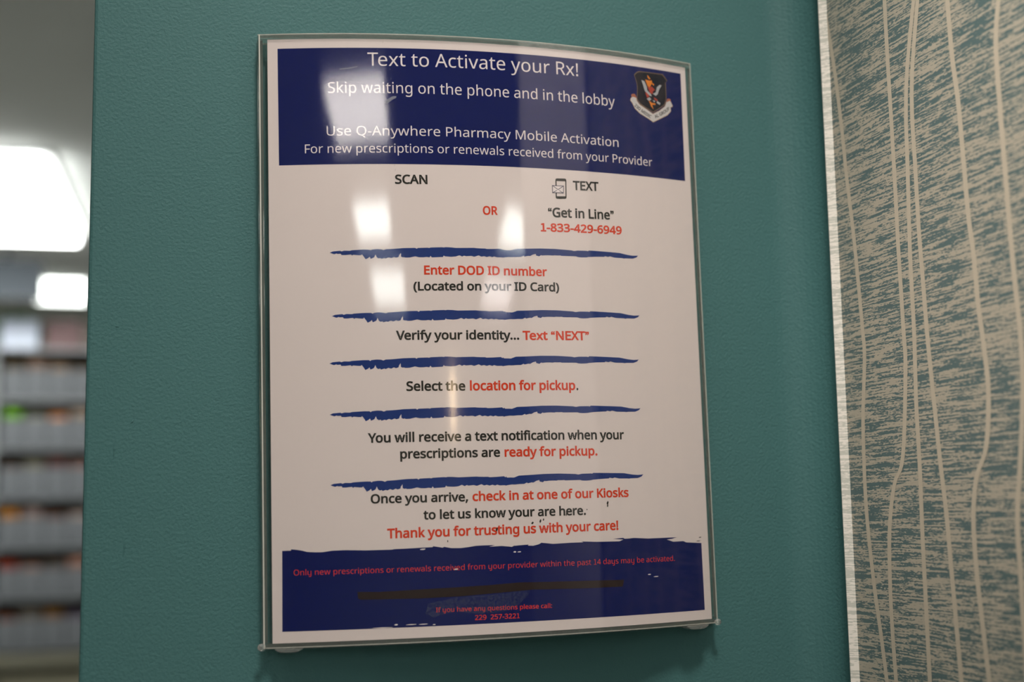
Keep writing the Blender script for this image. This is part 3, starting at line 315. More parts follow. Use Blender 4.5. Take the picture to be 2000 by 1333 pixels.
XW = .175                                           # plane of the wallpapered wall
bm = bmesh.new()
pts = [(-.1866, .13), (-.1866, .0015), (-.1862, .0005), (-.1851, 0)]
R_IN = .0205
pts += [(XW - R_IN + R_IN * math.sin(t), -R_IN + R_IN * math.cos(t)) for t in [k * math.pi / 2 / 10 for k in range(11)]]
pts += [(XW, -.0270), (4.5, -.0270), (4.5, .13)]
add_prism(bm, pts, FLOOR, CEIL)
for (a, c) in DENTS:                                # small ridges in the paint
    add_tube(bm, [(a[0] * MM, .0002, a[1] * MM), ((a[0] + c[0]) / 2 * MM + .0002, .0000, (a[1] + c[1]) / 2 * MM), (c[0] * MM, .0001, c[1] * MM)], [.0001, .0004, .0001], 8)
struct('wall_back', bm, M_TEAL)

bm = bmesh.new()
add_prism(bm, [(XW, -.0306), (4.5, -.0306), (4.5, -.450), (XW, -.450)], FLOOR, CEIL)
for f in bm.faces: f.material_index = 0
for li, ln in enumerate(WLINES):                    # the pale printed threads, part of the wallpaper
    P = [(y * MM, z * MM) for y, z in ln]
    fine = []
    for i in range(len(P) - 1):                     # Catmull-Rom through the traced points
        p0, p1, p2, p3 = P[max(i - 1, 0)], P[i], P[i + 1], P[min(i + 2, len(P) - 1)]
        for k in range(5):
            t = k / 5
            fine.append(tuple(.5 * (2 * p1[d] + (p2[d] - p0[d]) * t + (2 * p0[d] - 5 * p1[d] + 4 * p2[d] - p3[d]) * t * t + (3 * p1[d] - p0[d] - 3 * p2[d] + p3[d]) * t ** 3) for d in (0, 1)))
    fine.append(P[-1])
    def run_on(y0, z0, z1, ph):                     # the thread wanders on towards floor and ceiling
        n = 60
        return [(y0 + .009 * math.sin(5.0 * (z0 + (z1 - z0) * k / n - z0) + ph) - .009 * math.sin(ph), z0 + (z1 - z0) * k / n) for k in range(1, n + 1)]
    fine = run_on(*fine[0], CEIL, 1.1 * li)[::-1] + fine + run_on(*fine[-1], FLOOR, 2.0 + .8 * li)
    x = XW - .00012 - li * .00002
    wd_ = .0016
    vs = [(bm.verts.new((x, y - wd_, z)), bm.verts.new((x, y + wd_, z))) for y, z in fine]
    for A, B in zip(vs, vs[1:]):
        f = bm.faces.new((A[0], A[1], B[1], B[0])); f.material_index = 1
struct('wall_right', bm, [M_WALLPAPER, M_THREAD])

bm = bmesh.new()                                    # strip of light on the wallpaper edge, put into paler colour and a lip
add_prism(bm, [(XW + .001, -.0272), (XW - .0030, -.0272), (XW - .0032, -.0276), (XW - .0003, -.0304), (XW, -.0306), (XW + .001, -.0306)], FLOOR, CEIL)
struct('lit_edge_strip', bm, M_LITSTRIP)

bm = bmesh.new()                                    # added unseen white panel on the wall end, mirrored as header haze
add_box(bm, XW - .003, XW + .02, -.462, -.450, FLOOR, CEIL, .001)
add_box(bm, XW - .003, XW - .0001, -.450, -.212, FLOOR, CEIL, .001)
struct('added_haze_panel', bm, plain('added_panel_white', (.85, .82, .78), .5, .3))

X0, X1, Y0, Y1 = -4.0, 4.5, -9.3, 7.6
def slab(name, m, *b):
    bm = bmesh.new(); add_box(bm, *b); return struct(name, bm, m)


slab('floor', M_FLOOR, X0, X1, Y0, Y1, FLOOR - .1, FLOOR)
slab('ceiling', M_CEIL, X0, X1, Y0, Y1, CEIL, CEIL + .1)
slab('wall_left', M_WHITEWALL, X0 - .1, X0, Y0, Y1, FLOOR, CEIL)
slab('wall_far_right', M_WHITEWALL, X1, X1 + .1, Y0, Y1, FLOOR, CEIL)
slab('wall_rear', M_WHITEWALL, X0, X1, Y1, Y1 + .1, FLOOR, CEIL)
slab('wall_front', M_WHITEWALL, X0, X1, Y0 - .1, Y0, FLOOR, CEIL)

# ------------------------------------------------------------------ ceiling lights
for i, (x0, x1, y0, y1, s, tint, label) in enumerate(LIGHTS):
    t = empty('ceiling_light', ((x0 + x1) / 2, (y0 + y1) / 2, CEIL), label, 'ceiling light')
    bm = bmesh.new()
    w = .03
    for b in ((x0 - w, x1 + w, y0 - w, y0), (x0 - w, x1 + w, y1, y1 + w), (x0 - w, x0, y0, y1), (x1, x1 + w, y0, y1)):
        add_box(bm, *b, CEIL - .012, CEIL)
    if label.startswith('large bright'):
        for v in bm.verts:
            dx, dy = v.co.x - x1, v.co.y - y0; sn, cs_ = math.sin(math.radians(-4)), math.cos(math.radians(-4))
            v.co.x, v.co.y = x1 - .082 + cs_ * dx - sn * dy, y0 + sn * dx + cs_ * dy
    bm_obj('frame', bm, M_METAL, t)
    bm = bmesh.new(); add_box(bm, x0, x1, y0, y1, CEIL - (.05 if y0 > 0 else .01), CEIL - .001, .004)
    if label.startswith('large bright'):            # this fixture sits a little askew
        for v in bm.verts:
            dx, dy = v.co.x - x1, v.co.y - y0; sn, cs_ = math.sin(math.radians(-4)), math.cos(math.radians(-4))
            v.co.x, v.co.y = x1 - .082 + cs_ * dx - sn * dy, y0 + sn * dx + cs_ * dy
    bm_obj('diffuser', bm, emitter('lit_diffuser', tint, s), t)

for loc, aim, watts, cone, soft, label in SPOTS:
    t = empty('added_spotlight', (loc[0], loc[1], CEIL), label, 'spotlight')  # added lamp, no such source known here
    L0 = Vector(loc); D0 = (Vector(aim) - L0).normalized(); Q0 = D0.to_track_quat('-Z', 'Y')
    bm = bmesh.new(); add_tube(bm, [(L0.x, L0.y, CEIL - .012), (L0.x, L0.y, CEIL)], .07, 20); bm_obj('added_spot_plate', bm, M_METAL, t)
    bm = bmesh.new()                                    # open-ended can of the added spotlight
    prof = [(.100, .030), (.104, .030), (.104, -.075), (.050, -.09), (.050, -.086), (.100, -.071)]
    rings = [[bm.verts.new(L0 + Q0 @ Vector((r * math.cos(k * math.pi / 10), r * math.sin(k * math.pi / 10), -z))) for k in range(20)] for r, z in prof]
    for A, B in zip(rings, rings[1:] + rings[:1]):
        for k in range(20): bm.faces.new((A[k], A[(k + 1) % 20], B[(k + 1) % 20], B[k]))
    bmesh.ops.recalc_face_normals(bm, faces=bm.faces)
    bm_obj('added_spot_can', bm, M_METAL, t)
    ld = bpy.data.lights.new('spot_bulb', 'SPOT'); ld.energy = watts; ld.spot_size = math.radians(cone); ld.spot_blend = 1.0
    ld.shadow_soft_size = soft; ld.color = (1, .91, .85)
    lo = bpy.data.objects.new('spot_bulb', ld); COL.objects.link(lo); lo.parent = t
    lo.location = L0 - t.location; lo.rotation_mode = 'QUATERNION'; lo.rotation_quaternion = Q0

# warm wall lamp on the far wall of the lobby, mirrored as a thin streak in the poster
lamp = empty('wall_lamp', (.98, Y0, .55), 'tall narrow warm lamp mirrored as a streak beside the word Select', 'wall lamp')
bm = bmesh.new(); add_box(bm, .86, 1.12, Y0, Y0 + .03, .50, .98, .004); bm_obj('back_plate', bm, M_METAL, lamp)
bm = bmesh.new()
add_tube(bm, [(.99, Y0 + .11, .53), (.99, Y0 + .11, .56), (.99, Y0 + .11, .93), (.99, Y0 + .11, .965)], [.05, .075, .075, .05], 16)
bm_obj('lamp_shade', bm, emitter('warm_lamp_glow', (1, .72, .45), 10), lamp)
for z in (.60, .84):
    bm = bmesh.new(); add_box(bm, .97, 1.01, Y0 + .031, Y0 + .06, z, z + .03); bm_obj('bracket', bm, M_METAL, lamp)

# ------------------------------------------------------------------ curved sheet geometry
PW, PH = 215.9, 279.4                               # letter-size page, mm
SAG, ROLL = 15.354, .0148
RAD = PW * PW / (8 * SAG)
CM = math.cos(PW / 2 / RAD)
CR, SR = math.cos(ROLL), math.sin(ROLL)


def bend(a, h, off=0.0):
    """point on the bowed page: a along the arc, h up, off out of the page (all mm)"""
    th = a / RAD
    x = (RAD + off) * math.sin(th); y = -((RAD + off) * math.cos(th) - RAD * CM) - 8
    return Vector(((CR * x - SR * h) * MM, y * MM, (SR * x + CR * h) * MM))


def flat_pt(x, y, h):
    """point in the sign's own frame: x across, y from the wall, h up (mm)"""
    return Vector(((CR * x - SR * h) * MM, y * MM, (SR * x + CR * h) * MM))


def fill(contours):
    """2D contours (holes allowed) -> bmesh of triangles: constrained triangulation, even-odd rule"""
    vs, es = [], []
    for c in contours:
        n0, n = len(vs), len(c)
        vs += [Vector((p[0], p[1])) for p in c]
        es += [(n0 + k, n0 + (k + 1) % n) for k in range(n)]
    V, _, F, _, _, _ = delaunay_2d_cdt(vs, es, [], 0, 1e-6)
    bm = bmesh.new()
    bv = [bm.verts.new((v.x, v.y, 0)) for v in V]
    for f in F:
        cx = sum(V[k].x for k in f) / len(f); cy = sum(V[k].y for k in f) / len(f)
        inside = False
        for c in contours:
            for k in range(len(c)):
                (xa, ya), (xb, yb) = c[k - 1], c[k]
                if (ya > cy) != (yb > cy) and cx < (xb - xa) * (cy - ya) / (yb - ya) + xa: inside = not inside
        if inside: bm.faces.new([bv[k] for k in f])
    bmesh.ops.delete(bm, geom=[v for v in bm.verts if not v.link_faces], context='VERTS')
    return bm


def printed(name, contours, mat, parent, off, label=None, cut=True):
    """a printed shape lying on the bowed page"""
    bm = contours if isinstance(contours, bmesh.types.BMesh) else fill(contours)
    if cut:
        xs = [v.co.x for v in bm.verts]
        x = math.floor(min(xs) / 4) * 4 + 4
        while x < max(xs):
            bmesh.ops.bisect_plane(bm, geom=list(bm.verts) + list(bm.edges) + list(bm.faces), plane_co=(x, 0, 0), plane_no=(1, 0, 0), dist=1e-5)
            x += 4
    for v in bm.verts: v.co = bend(v.co.x, v.co.y, off)
    bm.normal_update()
    for f in bm.faces:
        if f.normal.y > 0: f.normal_flip()
    o = bm_obj(name, bm, mat, parent)
    if label: o['label'] = label
    return o


def embolden(c, d):
    n = len(c); out = []
    for i in range(n):
        p, q, r = c[i - 1], c[i], c[(i + 1) % n]
        e1 = (q[0] - p[0], q[1] - p[1]); e2 = (r[0] - q[0], r[1] - q[1])
        l1 = math.hypot(*e1) or 1; l2 = math.hypot(*e2) or 1
        n1 = (-e1[1] / l1, e1[0] / l1); n2 = (-e2[1] / l2, e2[0] / l2)
        mx, my = n1[0] + n2[0], n1[1] + n2[1]
        k = max(.6, (mx * mx + my * my) / 2)
        out.append((q[0] + mx / k * d + (i % 3 - 1) * .004 * abs(d), q[1] + my / k * d + (i % 4 - 1.5) * .011 * abs(d)))
    return out


def area(c):
    return sum(c[i - 1][0] * c[i][1] - c[i][0] * c[i - 1][1] for i in range(len(c))) / 2


KERN = {'Te': -90, 'Yo': -60, 'Ve': -50, 'yw': -20, 'r.': -40, 'y.': -40, 'Fo': -30, 'TE': 0, 'Av': -30, 'EX': -5, 'XT': -5}


def curly(x0, opening):
    """one curly quotation mark, round head with a hooked tail, 1000 units to the cap height"""
    c = [(x0 + 75 + 72 * math.cos(math.radians(t)), 905 + 72 * math.sin(math.radians(t))) for t in range(-60, 211, 30)]
    c += [(x0 + 20, 850), (x0 + 62, 832), (x0 + 55, 785), (x0 + 8, 742), (x0 + 40, 706), (x0 + 112, 765), (x0 + 145, 850)]
    if opening: c = [(2 * (x0 + 75) - px, 2 * 842 - py) for px, py in c]
    return [(x0 + (px - x0) * 1.25, 1000 + (py - 985) * 1.42) for px, py in c]


def letters(text, bold, style):
    """one list of outline contours per glyph of a line of text, cap height 1000"""
    x = 0; out = []; prev = ''
    for ch in text:
        x += KERN.get(prev + ch, 0)
        src = ch
        tail = None
        if style == 'round' and ch == 'y':          # the footnote face has a u-shaped y
            src = 'u'
        adv, cs = GLYPHS[src]
        if ch in '\u201c\u201d':
            for x0 in (45, 265):
                c = curly(x0, ch == '\u201c')
                out.append([[(px + x, py) for px, py in embolden(c, (-1 if area(c) > 0 else 1) * (bold - 20))]])
            x += adv; prev = ch
            continue
        conts = [[(c[i], c[i + 1]) for i in range(0, len(c), 2)] for c in cs]
        if conts:
            mine = []
            big = max(conts, key=lambda c: abs(area(c)))
            sgn = -1 if area(big) > 0 else 1        # outer contours grow, counters shrink
            for c in conts:
                c = embolden(c, sgn * bold)
                mine.append([(px + x, py) for px, py in c])
            out.append(mine)
            if src != ch:
                xs = [p[0] for p in big]; xr = max(xs); w = 125
                out.append([[(px + x, py) for px, py in [(xr - w - bold, 60), (xr + bold, 60), (xr + bold, -120), (xr - 60, -250), (xr - 190, -310 - bold), (xr - 430, -310 - bold), (xr - 430, -200 + bold), (xr - 230, -200 + bold), (xr - w - 20, -150), (xr - w - bold, -60)]]])
        x += adv; prev = ch
    return out


def text_line(name, text, a0, h0, a1, h1, cap, mat, parent, bold, off, style='plain', label=None):
    cs = letters(text, bold, style)
    xs = [p[0] for g in cs for c in g for p in c]; x0, x1 = min(xs), max(xs)
    k = cap / 1000.0
    bm = bmesh.new()
    for g in cs:
        merge(bm, fill([[(a0 + (px - x0) / (x1 - x0) * (a1 - a0), h0 + (px - x0) / (x1 - x0) * (h1 - h0) + py * k) for px, py in c] for c in g]))
    return printed(name, bm, mat, parent, off, label, cut=False)


# ------------------------------------------------------------------ the poster
poster = empty('poster', bend(0, -PH / 2), 'letter-size paper poster with navy bands and instructions, inside the clear acrylic holder', 'poster')
bm = bmesh.new()
na, nh = 56, 2
for off in (0.0, -.15):
    g = [[bm.verts.new(bend(-PW / 2 + PW * i / na, -PH / 2 + PH * j / nh, off)) for j in range(nh + 1)] for i in range(na + 1)]
    for i in range(na):
        for j in range(nh):
            q = (g[i][j], g[i + 1][j], g[i + 1][j + 1], g[i][j + 1])
            bm.faces.new(q if off == 0 else q[::-1])
bm_obj('paper_sheet', bm, M_PAPER, poster, True)

printed('header_band', [HEADER], M_NAVY, poster, .03, 'navy header band')
printed('footer_band', [FOOTER], M_NAVY, poster, .03, 'navy footer band with a ragged brushed top edge')
STY = {'w': (M_WHITEINK, 0, 'plain'), 'k': (M_BLACKINK, 46, 'plain'), 'r': (M_REDINK, 46, 'plain'),
       'o': (M_REDINK2, -6, 'round'), 'o2': (M_REDINK2, 14, 'round')}
COLN = {'w': 'white', 'k': 'black', 'r': 'red', 'o': 'thin red', 'o2': 'small red'}
for n, t, a0, h0, a1, h1, cap, s in TEXTS:
    m, b, sty = STY[s]
    text_line(n, t, a0, h0, a1, h1, cap, m, poster, b, .06, sty, COLN[s] + ' lettering reading ' + t)
for a0, h0, a1, h1 in STROKE_TIPS:
    pts = [(a0 + u * (a1 - a0), h0 + u * (h1 - h0) + v) for u, v in STROKE]
    printed('divider_stroke', [pts], M_BLUE, poster, .03, 'ragged blue brush stroke')
printed('marker_strike', [STRIKE], M_MARKER, poster, .09, 'dark marker line over the footer')
for c in WHITE_SCUFF: printed('print_flaw', [c], M_WHITEINK, poster, .10, 'white fleck in the navy footer')
for c in DARK_SPECK: printed('ink_speck', [c], M_BLACKINK, poster, .10, 'dark speck on the white paper')

# rubbed patch in the footer
mr = bpy.data.materials.new('rubbed_haze'); N, L, b = nodes(mr)
b.inputs['Base Color'].default_value = (.10, .12, .20, 1); b.inputs['Roughness'].default_value = .7
tc = N.new('ShaderNodeTexCoord'); nz = N.new('ShaderNodeTexNoise'); nz.inputs['Scale'].default_value = 900; nz.inputs['Detail'].default_value = 4
L.new(tc.outputs['Object'], nz.inputs['Vector'])
cr = N.new('ShaderNodeValToRGB'); cr.color_ramp.elements[0].position = .35; cr.color_ramp.elements[0].color = (0, 0, 0, 1); cr.color_ramp.elements[1].position = .65; cr.color_ramp.elements[1].color = (.30, .30, .30, 1)
L.new(nz.outputs['Fac'], cr.inputs[0]); L.new(cr.outputs[0], b.inputs['Alpha'])
printed('rubbed_patch', [SMEAR], mr, poster, .11, 'hazy rubbed patch in the footer')

# phone with envelope
def rrect(q, inset=0.0, r=.9):
    """rounded quad from four corners TL TR BR BL (mm)"""
    tl, tr, br, bl = [Vector((p[0], p[1])) for p in q]
    c = (tl + tr + br + bl) / 4
    def ins(p):
        d = p - c
        return c + Vector((d.x - math.copysign(inset, d.x), d.y - math.copysign(inset, d.y)))
    P = [ins(p) for p in (tl, tr, br, bl)]
    rr = max(.05, r - inset); out = []
    for i in range(4):
        p, a, d = P[i], (P[i - 1] - P[i]).normalized(), (P[(i + 1) % 4] - P[i]).normalized()
        s, e = p + a * rr, p + d * rr
        for k in range(5):
            t = k / 4
            out.append(tuple((1 - t) ** 2 * s + 2 * t * (1 - t) * p + t * t * e))
    return out


def lerp(p, q, t): return (p[0] + (q[0] - p[0]) * t, p[1] + (q[1] - p[1]) * t)


PH_ = PHONE
win = [lerp(PH_[0], PH_[3], .13), lerp(PH_[1], PH_[2], .13), lerp(PH_[1], PH_[2], .875), lerp(PH_[0], PH_[3], .875)]
win = [lerp(win[0], win[1], .11), lerp(win[0], win[1], .90), lerp(win[3], win[2], .90), lerp(win[3], win[2], .11)]
ph = printed('phone_icon', [rrect(PHONE, 0, 1.0), rrect(win, 0, .25)], M_BLACKINK, poster, .06, 'phone outline icon')
M_ENV = plain('violet_grey_print', (.05, .045, .09), .55, .2)
env = printed('envelope', [rrect(ENVELOPE, 0, .3)], M_WHITEINK, ph, .09, 'envelope symbol over the phone')
def bar(p, q, w):
    d = Vector((q[0] - p[0], q[1] - p[1])).normalized(); n = Vector((-d.y, d.x)) * w / 2
    return [(p[0] + n.x, p[1] + n.y), (q[0] + n.x, q[1] + n.y), (q[0] - n.x, q[1] - n.y), (p[0] - n.x, p[1] - n.y)]
ev = ENVELOPE; mid = ((ev[0][0] + ev[1][0]) / 2, (ev[0][1] + ev[3][1]) / 2 - .15)
lines = [rrect(ev, 0, .3), rrect(ev, .32, .3)]
bmE = fill(lines)
for p, q in ((ev[0], mid), (ev[1], mid), (ev[3], lerp(ev[3], mid, .8)), (ev[2], lerp(ev[2], mid, .8))):
    merge(bmE, fill([bar(p, q, .30)]))
for v in bmE.verts: v.co = bend(v.co.x, v.co.y, .11)
bmE.normal_update()
for f in bmE.faces:
    if f.normal.y > 0: f.normal_flip()
bm_obj('envelope_lines', bmE, M_ENV, ph)

# emblem
emb = printed('emblem', [EMBLEM['shield']], plain('gold_print', (.16, .10, .06), .5, .3), poster, .045, 'unit crest with shield and scroll')
cx = sum(p[0] for p in EMBLEM['shield']) / 16; cy = sum(p[1] for p in EMBLEM['shield']) / 16
printed('shield_field', [[(cx + (p[0] - cx) * .955, cy + (p[1] - cy) * .955) for p in EMBLEM['shield']]], plain('black_shield_print', (.008, .008, .018), .7, .05), emb, .06)
M_ORANGE = plain('orange_print', (.75, .22, .015), .5, .3); M_CRIM = plain('crimson_print', (.42, .045, .025), .5, .3); M_SILV = plain('silver_print', (.42, .43, .45), .5, .3, .25, 900)
printed('lightning_bolt', EMBLEM['orange'], M_ORANGE, emb, .09)
printed('red_flash', EMBLEM['red'], M_CRIM, emb, .08)
printed('bird_wing', EMBLEM['wing'], M_SILV, emb, .085)
printed('scroll_border', [EMBLEM['scroll']], plain('tan_print', (.50, .33, .18), .5, .3), emb, .075)
sx = sum(p[0] for p in EMBLEM['scroll']) / len(EMBLEM['scroll'])
def inset_poly(c, d):
    return embolden(c, d if area(c) > 0 else -d)
printed('scroll', [inset_poly(EMBLEM['scroll'], .24)], plain('scroll_white', (.60, .58, .58), .5, .3), emb, .09)
for c in EMBLEM['scroll_curl']:
    printed('scroll_curl', [c], plain('rust_print', (.40, .13, .07), .5, .3), emb, .10)
for t, p, q in SCROLL_TEXT:
    cs = letters(t, 38, 'plain')
    xs = [v[0] for gl in cs for c in gl for v in c]; x0, x1 = min(xs), max(xs)
    d = Vector((q[0] - p[0], q[1] - p[1])); Ld = d.length; d.normalize(); n = Vector((-d.y, d.x)); k = 1.55 / 1000
    sag = -.35
    dst = [[[(p[0] + d.x * Ld * (u - x0) / (x1 - x0) + n.x * (v * k - .15 + sag * math.sin(math.pi * (u - x0) / (x1 - x0))),
             p[1] + d.y * Ld * (u - x0) / (x1 - x0) + n.y * (v * k - .15 + sag * math.sin(math.pi * (u - x0) / (x1 - x0)))) for u, v in c] for c in gl] for gl in cs]
    bm = bmesh.new()
    for gl in dst: merge(bm, fill(gl))
    printed('scroll_text', bm, M_BLACKINK, emb, .11, 'lettering reading ' + t, cut=False)

# ------------------------------------------------------------------ the acrylic holder
holder = empty('sign_holder', flat_pt(0, 0, -142.4), 'clear acrylic bow-front sign holder mounted on the teal wall', 'sign holder')
AL, AR, HT, HB = -112.2, 109.8, 141.5, -141.6
bm = bmesh.new()
na = 60
def arc_grid(off):
    return [[bm.verts.new(bend(AL + (AR - AL) * i / na, h, off)) for h in (HB, HT)] for i in range(na + 1)]
G1, G2 = arc_grid(.45), arc_grid(2.2)
for i in range(na):
    bm.faces.new((G2[i][0], G2[i + 1][0], G2[i + 1][1], G2[i][1]))
    bm.faces.new((G1[i][0], G1[i][1], G1[i + 1][1], G1[i + 1][0]))
    bm.faces.new((G1[i][0], G1[i + 1][0], G2[i + 1][0], G2[i][0]))
    bm.faces.new((G1[i][1], G2[i][1], G2[i + 1][1], G1[i + 1][1]))
bm.faces.new((G1[0][0], G2[0][0], G2[0][1], G1[0][1])); bm.faces.new((G1[na][0], G1[na][1], G2[na][1], G2[na][0]))
o = bm_obj('front_panel', bm, M_ACRYLIC, holder, True)
o.data.set_sharp_from_angle(angle=math.radians(40))

def glass_bar(name, corners, h0, h1, bev, parent=holder):
    """vertical bar: corners in plan (a along arc, y from wall in mm), between two heights"""
    bm = bmesh.new()
    a = [bm.verts.new(flat_pt(x, y, h0)) for x, y in corners]; b = [bm.verts.new(flat_pt(x, y, h1)) for x, y in corners]
    n = len(corners)
    bm.faces.new(a[::-1]); bm.faces.new(b)
    for i in range(n): bm.faces.new((a[i], a[(i + 1) % n], b[(i + 1) % n], b[i]))
    bmesh.ops.recalc_face_normals(bm, faces=bm.faces)
    if bev: bmesh.ops.bevel(bm, geom=list(bm.edges), offset=bev * MM, segments=2, affect='EDGES', profile=.5)
    return bm_obj(name, bm, M_EDGE, parent)


def px(a, off=0.0):
    th = a / RAD
    return ((RAD + off) * math.sin(th), -((RAD + off) * math.cos(th) - RAD * CM) - 8)
l0, l1 = px(-112.0, .4), px(-110.0, .4)
glass_bar('side_rail', [(l0[0], -.2), (l1[0], -.2), (l1[0], l1[1]), (l0[0], l0[1])], -139.4, 139.4, .35)
r0, r1 = px(109.3, .4), px(111.0, .4)
glass_bar('side_rail', [(r0[0], -.2), (r1[0], -.2), (r1[0], r1[1]), (r0[0], r0[1])], -139.4, 139.4, .35)

def lip(name, h0, h1):
    bm = bmesh.new()
    n = 48
    fr = [px(-112.0 + 223.0 * i / n, .40) for i in range(n + 1)]
    A = [[bm.verts.new(flat_pt(x, y, h)) for h in (h0, h1)] for x, y in fr]
    B = [[bm.verts.new(flat_pt(x, -.2, h)) for h in (h0, h1)] for x, y in fr]
    for i in range(n):
        bm.faces.new((A[i][0], A[i + 1][0], A[i + 1][1], A[i][1])); bm.faces.new((B[i][0], B[i][1], B[i + 1][1], B[i + 1][0]))
        bm.faces.new((A[i][1], A[i + 1][1], B[i + 1][1], B[i][1])); bm.faces.new((A[i][0], B[i][0], B[i + 1][0], A[i + 1][0]))
    bm.faces.new((A[0][0], A[0][1], B[0][1], B[0][0])); bm.faces.new((A[n][0], B[n][0], B[n][1], A[n][1]))
    return bm_obj(name, bm, M_EDGE, holder)
lip('top_lip', 139.85, 142.2)
lip('bottom_lip', -142.1, -139.85)

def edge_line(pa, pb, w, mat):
    """pale bevel, the edge glint put into its colour, along one edge of the front sheet, from pa to pb in page coordinates"""
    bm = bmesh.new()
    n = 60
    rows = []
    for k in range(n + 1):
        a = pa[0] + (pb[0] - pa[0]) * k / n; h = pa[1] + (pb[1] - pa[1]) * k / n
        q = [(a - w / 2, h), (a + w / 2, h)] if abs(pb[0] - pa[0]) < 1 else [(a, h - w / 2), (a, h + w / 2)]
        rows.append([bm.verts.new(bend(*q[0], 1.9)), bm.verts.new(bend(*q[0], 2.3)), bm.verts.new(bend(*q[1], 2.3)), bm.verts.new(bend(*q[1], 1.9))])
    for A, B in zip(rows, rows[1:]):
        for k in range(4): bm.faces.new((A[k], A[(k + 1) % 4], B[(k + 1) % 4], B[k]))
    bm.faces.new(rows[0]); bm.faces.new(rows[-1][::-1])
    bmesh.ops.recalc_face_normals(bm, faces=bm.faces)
    return bm_obj('edge_glint', bm, mat, holder)
edge_line((AL, HT - .2), (AR, HT - .2), .40, M_GLINT2); edge_line((AL + .9, HB), (AL + .9, HT), .50, M_GLINT)
edge_line((AR - .3, HB), (AR - .3, HT), .5, M_GLINT2); edge_line((AL, HB + .2), (AR, HB + .2), .35, M_GLINT2)

def knob(a, h, r):
    bm = bmesh.new()
    bmesh.ops.create_uvsphere(bm, u_segments=16, v_segments=10, radius=1)
    c = bend(a, h, 2.4)
    for v in bm.verts: v.co = c + Vector((v.co.x * r * MM, v.co.y * 1.2 * MM, v.co.z * r * .85 * MM))
    return bm_obj('corner_knob', bm, M_KNOB, holder, True)
knob(-112.4, -141.0, 1.9); knob(109.6, -141.2, 1.8)
def foot(a0, a1, dh):
    bm = bmesh.new()
    n = 10
    rows = []
    for i in range(n + 1):
        t = i / n; a = a0 + (a1 - a0) * t
        e = dh * (1 - (2 * t - 1) ** 4)
        rows.append([bm.verts.new(bend(a, -141.9, 2.6)), bm.verts.new(bend(a, -142.25 - e, 2.6)), bm.verts.new(bend(a, -142.25 - e, -3.0)), bm.verts.new(bend(a, -142.25, -3.0)), bm.verts.new(bend(a, -142.25, 2.25)), bm.verts.new(bend(a, -141.9, 2.25))])
    for A, B in zip(rows, rows[1:]):
        for k in range(6): bm.faces.new((A[k], A[(k + 1) % 6], B[(k + 1) % 6], B[k]))
    bm.faces.new(rows[0]); bm.faces.new(rows[-1][::-1])
    bmesh.ops.recalc_face_normals(bm, faces=bm.faces)
    return bm_obj('foot_tab', bm, M_KNOB, holder)
foot(-106.5, -94.5, 1.3); foot(90.5, 103.5, 1.5)
M_SCR = plain('scratch_white', (.42, .44, .47), .5, .3, .3, 3000)
M_SCR.node_tree.nodes['Principled BSDF'].inputs['Alpha'].default_value = .4
bm = bmesh.new()
for c in SCRATCH: merge(bm, fill([c]))
for k in range(26):                                 # faint dashed scuff running down the front sheet
    h = 137 - k * 2.6 + random.uniform(-.4, .4)
    a = -54 + 5 * (k / 26) + (2.2 if k % 2 else 0) * (k < 10)
    if random.random() < .75: merge(bm, fill([[(a, h), (a + .16, h + .1), (a + .3, h + random.uniform(.7, 1.4)), (a + .12, h + .7)]]))
for v in bm.verts: v.co = bend(v.co.x, v.co.y, 2.23)
bm.normal_update()
for f in bm.faces:
    if f.normal.y > 0: f.normal_flip()
tag(bm_obj('scratch', bm, M_SCR, holder), 'pale scratches on the front sheet')

# ------------------------------------------------------------------ back room
BY = 5.50
ZS = [.460 - .211 * k for k in range(6)]
unit = empty('shelving_unit', (-.41, BY, -.62), 'tall grey shelving unit standing on the back room counter', 'shelves')
bm = bmesh.new(); add_box(bm, -.665, -.165, BY + .30, BY + .31, -.62, .677); bm_obj('back_panel', bm, M_DARK, unit)
for x in (-.675, -.165):
    bm = bmesh.new(); add_box(bm, x, x + .012, BY, BY + .31, -.62, .677, .001); bm_obj('side_panel', bm, M_SHELF, unit)
for z in [.677] + ZS:
    bm = bmesh.new(); add_box(bm, -.663, -.165, BY + .005, BY + .30, z - .012, z, .001); bm_obj('shelf', bm, M_SHELF, unit)

counter = empty('counter', (-.9, BY, FLOOR), 'olive counter cabinet under the back room shelves', 'counter')
bm = bmesh.new(); add_box(bm, -1.8, -.05, BY - .06, BY + .40, -.66, -.62, .003); bm_obj('countertop', bm, M_COUNTER, counter)
bm = bmesh.new(); add_box(bm, -1.78, -.07, BY, BY + .40, FLOOR, -.66); bm_obj('cabinet_body', bm, M_COUNTER, counter)
for x in (-1.74, -1.18, -.62):
    bm = bmesh.new(); add_box(bm, x, x + .52, BY - .018, BY, FLOOR + .1, -.69, .002)
    d = bm_obj('door', bm, plain('cabinet_door_laminate', (.24, .22, .155), .5, .3, .1, 5), counter)
    bm = bmesh.new(); add_tube(bm, [(x + .06, BY - .02, -.80), (x + .06, BY - .045, -.80), (x + .06, BY - .045, -.94), (x + .06, BY - .02, -.94)], .006); bm_obj('handle', bm, M_METAL, d)

